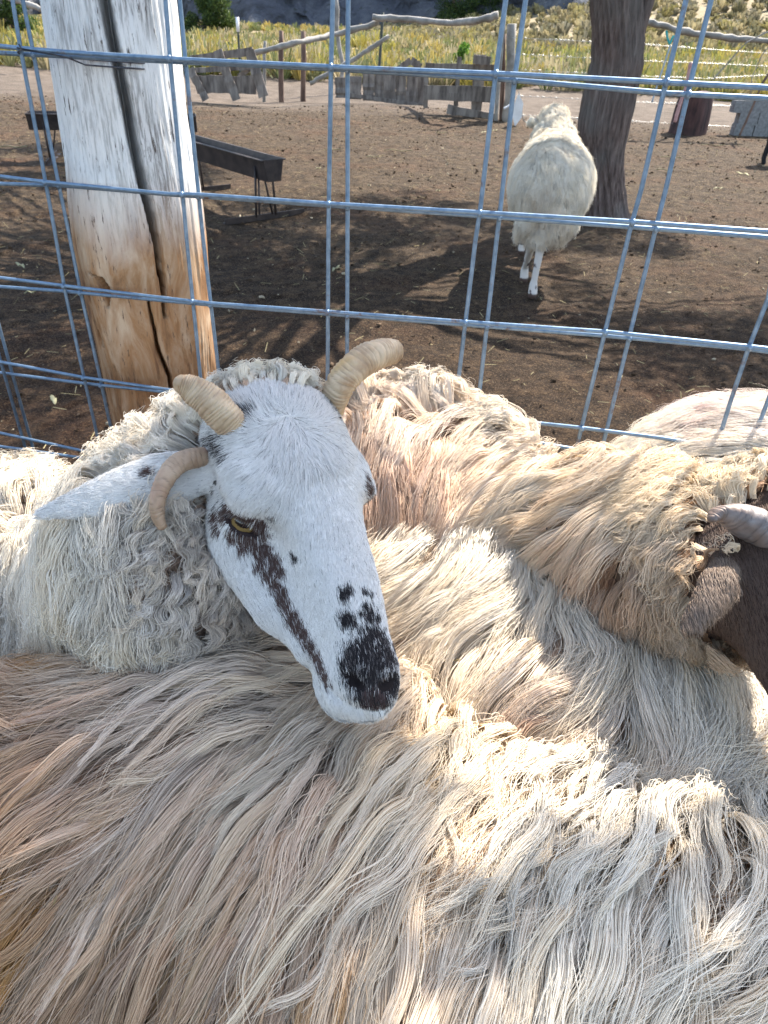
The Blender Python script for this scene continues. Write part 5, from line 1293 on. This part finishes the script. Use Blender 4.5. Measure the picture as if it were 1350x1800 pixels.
pole('rail', [(545, 147, Y2+.1), (612, 110, Y2+.1), (684, 64, Y2+.1)], 3.5, M_GREYL, 'thin diagonal pole leaning behind the upright board screen')
# upright board screen
r_ = empty('board_screen', (*atz(690, 181, 0)[:2], 0)); tag(r_, 'low screen of upright grey boards with a jagged top across the pen', 'screen')
xs_ = [600, 625, 648, 667, 686, 705, 724, 740]
for k, x in enumerate(xs_): plank('board', x, 172+(x-600)*.10, x+rng.normal()*1.5, [136, 134, 128, 122, 118, 122, 118, 124][k], 20, Y2+(k % 2)*.03, None, parent=r_)
plank('board', 700, 122, 722, 106, 10, Y2-.06, None, parent=r_); plank('board', 722, 106, 740, 118, 12, Y2-.07, None, parent=r_)
plank('crossboard', 610, 166, 742, 186, 6, Y2-.05, None, parent=r_)
r_ = empty('plank_gate', (*atz(805, 208, 0)[:2], 0)); tag(r_, 'gate of level grey planks with gaps, between the board screen and the log post', 'gate')
for a in ((748, 116, 876, 120, 10), (745, 156, 874, 160, 13), (745, 168, 874, 174, 13), (786, 192, 872, 208, 14)): plank('plank', *a, Y3, None, parent=r_)
for a in ((808, 100, 800, 196, 8), (845, 96, 836, 206, 20), (750, 116, 748, 190, 8)): plank('upright', *a, Y3+.06, None, parent=r_)
plank('block', 832, 104, 862, 108, 13, Y3-.08, None, parent=r_, th=.06)
# white sheet and cord by the log post
Yp = float(atz(908, 222, 0)[1])
V = [aty(x, y, Yp+d) for d in (-.012, .012) for x, y in ((912, 164), (920, 182), (917, 206), (905, 223), (900, 200), (905, 180))]
o = mesh_obj('white_sheet', V, [(0, 1, 2, 3, 4, 5), (11, 10, 9, 8, 7, 6)]+[(k, k+6, (k+1) % 6+6, (k+1) % 6) for k in range(6)], M_WHITE, None, False); tag(o, 'torn piece of white sheet standing at the foot of the log post', 'sheet')
pole('stick', [(886, 191, Yp), (900, 183, Yp)], 1.8, M_WHITE, 'short white stick sticking out left of the log post base', .05, 'stick')
pole('cord', [(912, 160, Yp), (916, 190, Yp), (920, 212, Yp), (932, 218, Yp), (944, 214, Yp)], .9, M_GREYL, 'thin cord hanging from the log post down to the ground by the sheep', .05, 'cord')
# ---- right side
Y5 = float(atz(1225, 238, 0)[1])
pole('rail', [(1120, 34, Y5), (1160, 44, Y5), (1200, 55, Y5), (1250, 62, Y5), (1300, 68, Y5), (1390, 76, Y5)], 5, M_GREYL, 'rough pale pole crossing behind the tree trunk at upper right', .3)
pole('pole', [(1395, 40, Y5-.1), (1345, 58, Y5-.1), (1310, 76, Y5-.1), (1248, 146, Y5-.1)], 1.2, M_GREYL, 'very thin bent pale stick crossing the rough pole at right', .1, 'stick')
pole('pole', [(1375, 90, Y5-.5), (1338, 150, Y5-.5), (1322, 190, Y5-.5), (1300, 238, Y5-.5)], 2.2, M_RED, 'brown leaning stick in front of the grey blocks at the right edge', .2, 'stick')
pole('pole', [(1372, 60, Y5-.4), (1340, 95, Y5-.4), (1322, 135, Y5-.4), (1320, 165, Y5-.4)], .9, M_GREYL, 'thin curved wire loop left of the leaning brown stick', .1, 'wire')
M_BW = simple('barbed_wire', (.45, .44, .42), (.65, .64, .62), 40, .4, metal=.5, bs_=0)
for k, (ya, yb, yc) in enumerate(((78, 86, 97), (107, 111, 119), (134, 138, 129), (180, 184, 192), (214, 220, 228))):
    mb = MB(); P = []
    for x, y in ((900, ya-12), (1130, ya), (1240, yb), (1400, yc)): P.append(aty(x, y, Y5+.25))
    mb.tube(P, .0022, 5)
    for j in range(70):
        t = rng.random()*2.99; i = int(t); c = P[i]+(P[i+1]-P[i])*(t-i)
        mb.tube([c+np.array([-.012, 0, .018]), c+np.array([.012, 0, -.018])], .0022, 4); mb.tube([c+np.array([.014, .01, .012]), c+np.array([-.012, 0, -.012])], .0022, 4)
    o = mb.build('barbed_wire', M_BW); tag(o, ['top strand of barbed wire right of the tree, just under the rough pole', 'second strand of barbed wire right of the tree across the meadow', 'third strand of barbed wire from the top, at the foot of the meadow', 'fourth strand of barbed wire crossing the dark stump and grey blocks', 'lowest strand of barbed wire across the grey blocks'][k], 'barbed wire', 'barbed wire strands')
M_TQ = simple('turquoise_twine', (.02, .35, .38), (.05, .5, .5), 40, .7, bs_=0)
pole('twine', [(1171, 54, Y5-.06), (1173, 66, Y5-.06), (1177, 78, Y5-.06), (1184, 62, Y5-.06)], 1.8, M_TQ, 'turquoise twine knotted on the rough pole right of the tree', .1, 'twine')
M_LB = simple('pale_blue_strap', (.28, .38, .48), (.4, .5, .6), 20, .7, bs_=0)
pole('strap', [(1178, 80, Y5-.05), (1172, 100, Y5-.05), (1160, 135, Y5-.05), (1146, 180, Y5-.05)], 1.5, M_LB, 'pale blue strap hanging down below the turquoise twine', .1, 'strap')
M_PKS = simple('pink_strap', (.40, .22, .22), (.55, .33, .32), 20, .7, bs_=0)
pole('strap', [(1214, 110, Y5-.3), (1207, 150, Y5-.32), (1196, 180, Y5-.35), (1186, 215, Y5-.35)], 3.2, M_PKS, 'faded pink strap lying over the dark stump', .15, 'strap')
mb = MB(); f_ = atz(1217, 238, 0); s_ = ((f_-C)@RR[2])/F
K = 14; n = 26; V = []
for k in range(K):
    z = -.05+k/(K-1)*(.05+62*s_)
    for j in range(n):
        th = 2*math.pi*j/n; r = 29*s_*(1.12-.18*k/(K-1))*(1+.10*math.sin(th*3+1)+.07*vnoise(np.array([math.cos(th)*2, math.sin(th)*2, z*3])))
        V.append((f_[0]+r*math.cos(th), f_[1]+.25+r*math.sin(th), z+(.03*math.sin(th*2) if k == K-1 else 0)))
mb.add(V, [(k*n+j, k*n+(j+1) % n, k*n+n+(j+1) % n, k*n+n+j) for k in range(K-1) for j in range(n)]+[tuple((K-1)*n+j for j in range(n))])
o = mb.build('stump', simple('dark_stump', (.02, .012, .012), (.10, .05, .045), 8, .9, (1, 1, .3), .8, .02)); tag(o, 'dark brown stump at the far edge of the pen right of the tree', 'stump')
M_BLK = simple('concrete_block', (.16, .165, .17), (.27, .275, .28), 25, .9, bs_=.6, bd=.004)
Yb = float(atz(1320, 240, 0)[1]); s_ = ((atz(1320, 240, 0)-C)@RR[2])/F
for row in range(3):
    for col in range(3):
        c = aty(1304+col*34+(row % 2)*8, 229-row*21, Yb+.1)
        mb = MB(); mb.box(c, (16*s_, .09, 9.6*s_), jit=.004)
        mb.box(c+np.array([0, -.001, 9.6*s_-.004]), (12*s_, .05, .006), jit=.001)
        o = mb.build('concrete_block', M_BLK, None, False); tag(o, '%s grey block of the %s course in the stack at the right edge' % (('leftmost', 'middle', 'rightmost')[col], ('bottom', 'middle', 'top')[row]), 'block', 'stack of grey concrete blocks')
# dark sheep whose rump just enters the picture
def dark_sheep():
    g = atz(1352, 290, 0); D = g[1]
    x0 = aty(1352, 240, D)[0]; R_ = .20
    spine = [(np.array([x0+.12, D+.05, .50]), .15), (np.array([x0+.38, D+.08, .52]), .18), (np.array([x0+.72, D+.08, .52]), .16)]
    legs = [(x0+.06, D, x0+.02, D), (x0+.09, D+.14, x0+.07, D+.14), (x0+.70, D, x0+.70, D), (x0+.7, D+.14, x0+.7, D+.14)]
    hd = [(rcone(spine[2][0], spine[2][0]+np.array([.2, 0, .2]), .11, .07), .08, '+'), (rcone(spine[2][0]+np.array([.2, 0, .2]), spine[2][0]+np.array([.36, 0, .1]), .065, .035), .03, '+')]
    V, Q = sheep_body(spine, legs, hd)
    root = empty('sheep', (x0+.3, D, 0)); tag(root, 'black sheep at the far right edge, only its rump and hind legs in view', 'sheep')
    mesh_obj('body', V, Q, M_SKIN, root, attrs={'col': ('POINT', np.tile([.02, .02, .024], (len(V), 1))*(1+.5*vnoise(V*30))[:, None])})
dark_sheep()
# ground log at left, litter
pole('log', [(-40, 206, 13), (20, 199, 13), (60, 195, 13.0), (112, 190, 13.1)], 4.5, simple('pale_log', (.45, .38, .28), (.62, .55, .42), 12, .85), 'long pale squared log lying on the ground behind the left trough', .15, 'log')
pole('branch', [(-30, -20, 20), (20, -2, 20), (50, 8, 20), (72, 16, 20)], 4.5, M_GREYL, 'pale bent branch crossing the top left corner', .2, 'branch')
M_HUSK = simple('dry_husk', (.28, .26, .13), (.45, .42, .27), 60, .8, bs_=.4, bd=.002)
def husk(px, py, L_, ang, lab, wd=.022):
    c = atz(px, py, 0); c[2] += .014; a = np.array([math.cos(ang), math.sin(ang), 0]); b = np.array([-a[1], a[0], 0]); V = []; K = 8
    bend = rng.normal()*.25
    for s_ in (0, .003):
        for k in range(K):
            t = k/(K-1); w_ = wd*math.sin(math.pi*(.08+.9*t))**.7; m_ = c+a*L_*(t-.5)+b*L_*bend*(t-.5)**2+np.array([0, 0, .012*math.sin(t*5)**2+s_])
            V += [m_+b*w_*.5+np.array([0, 0, .004]), m_, m_-b*w_*.5+np.array([0, 0, .006])]
    Fc = []
    o_ = K*3
    for k in range(K-1):
        for j in (0, 1): Fc += [(k*3+j, k*3+j+1, k*3+j+4, k*3+j+3), (o_+k*3+j+3, o_+k*3+j+4, o_+k*3+j+1, o_+k*3+j)]
        Fc += [(k*3, k*3+3, o_+k*3+3, o_+k*3), (k*3+5, k*3+2, o_+k*3+2, o_+k*3+5)]
    o = mesh_obj('dry_leaf', V, Fc, M_HUSK); tag(o, lab, 'leaf', 'dry leaves littering the pen'); return o
for a in ((25, 262, .28, .1, 'long yellow dry leaf near the far left trough at the left edge'), (38, 473, .09, 2.5, 'pale green curled leaf at the left edge above the third wire'), (55, 521, .06, .3, 'small pale leaf under the third wire at the left edge'),
          (97, 712, .06, 2.2, 'thin pale leaf on dark dirt left of the foot of the split post'), (590, 478, .10, 1.2, 'pale upright leaf just above the third wire between the middle uprights'), (395, 356, .10, .9, 'pale green leaf on the dirt left of the trough foot'),
          (700, 268, .35, .05, 'long flat yellow leaf in the sunlit middle of the pen'), (655, 279, .14, .1, 'yellow leaf just left of the long flat one in mid pen'), (585, 266, .2, 0, 'yellow leaf crossed by the middle pair of upright wires'),
          (775, 236, .16, .2, 'whitish leaf on the shadow line in front of the plank gate'), (1253, 258, .35, 0, 'long pale leaf in front of the dark stump at right'), (1305, 309, .16, 2.2, 'bright white leaf near the right edge of the pen'),
          (1262, 335, .11, .2, 'yellow leaf below and left of the bright white one at right'), (1168, 302, .2, -.1, 'yellow leaf between the two right uprights near the tree'), (850, 235, .14, 1, 'left one of two slanting pale leaves by the log post'),
          (870, 232, .14, .9, 'right one of two slanting pale leaves by the log post'), (1178, 280, .25, -.2, 'greenish leaf crossed by the right upright beside the tree'), (560, 300, .06, .5, 'tiny pale leaf right of the near trough end'),
          (770, 340, .05, .4, 'tiny pale leaf above the second wire left of the standing sheep'), (1045, 590, .04, 1, 'tiny pale leaf under the third wire below the tree')): husk(*a)
print('all', time.time()-T0, sum(len(o.data.polygons) for o in SC.objects if o.type == 'MESH'))
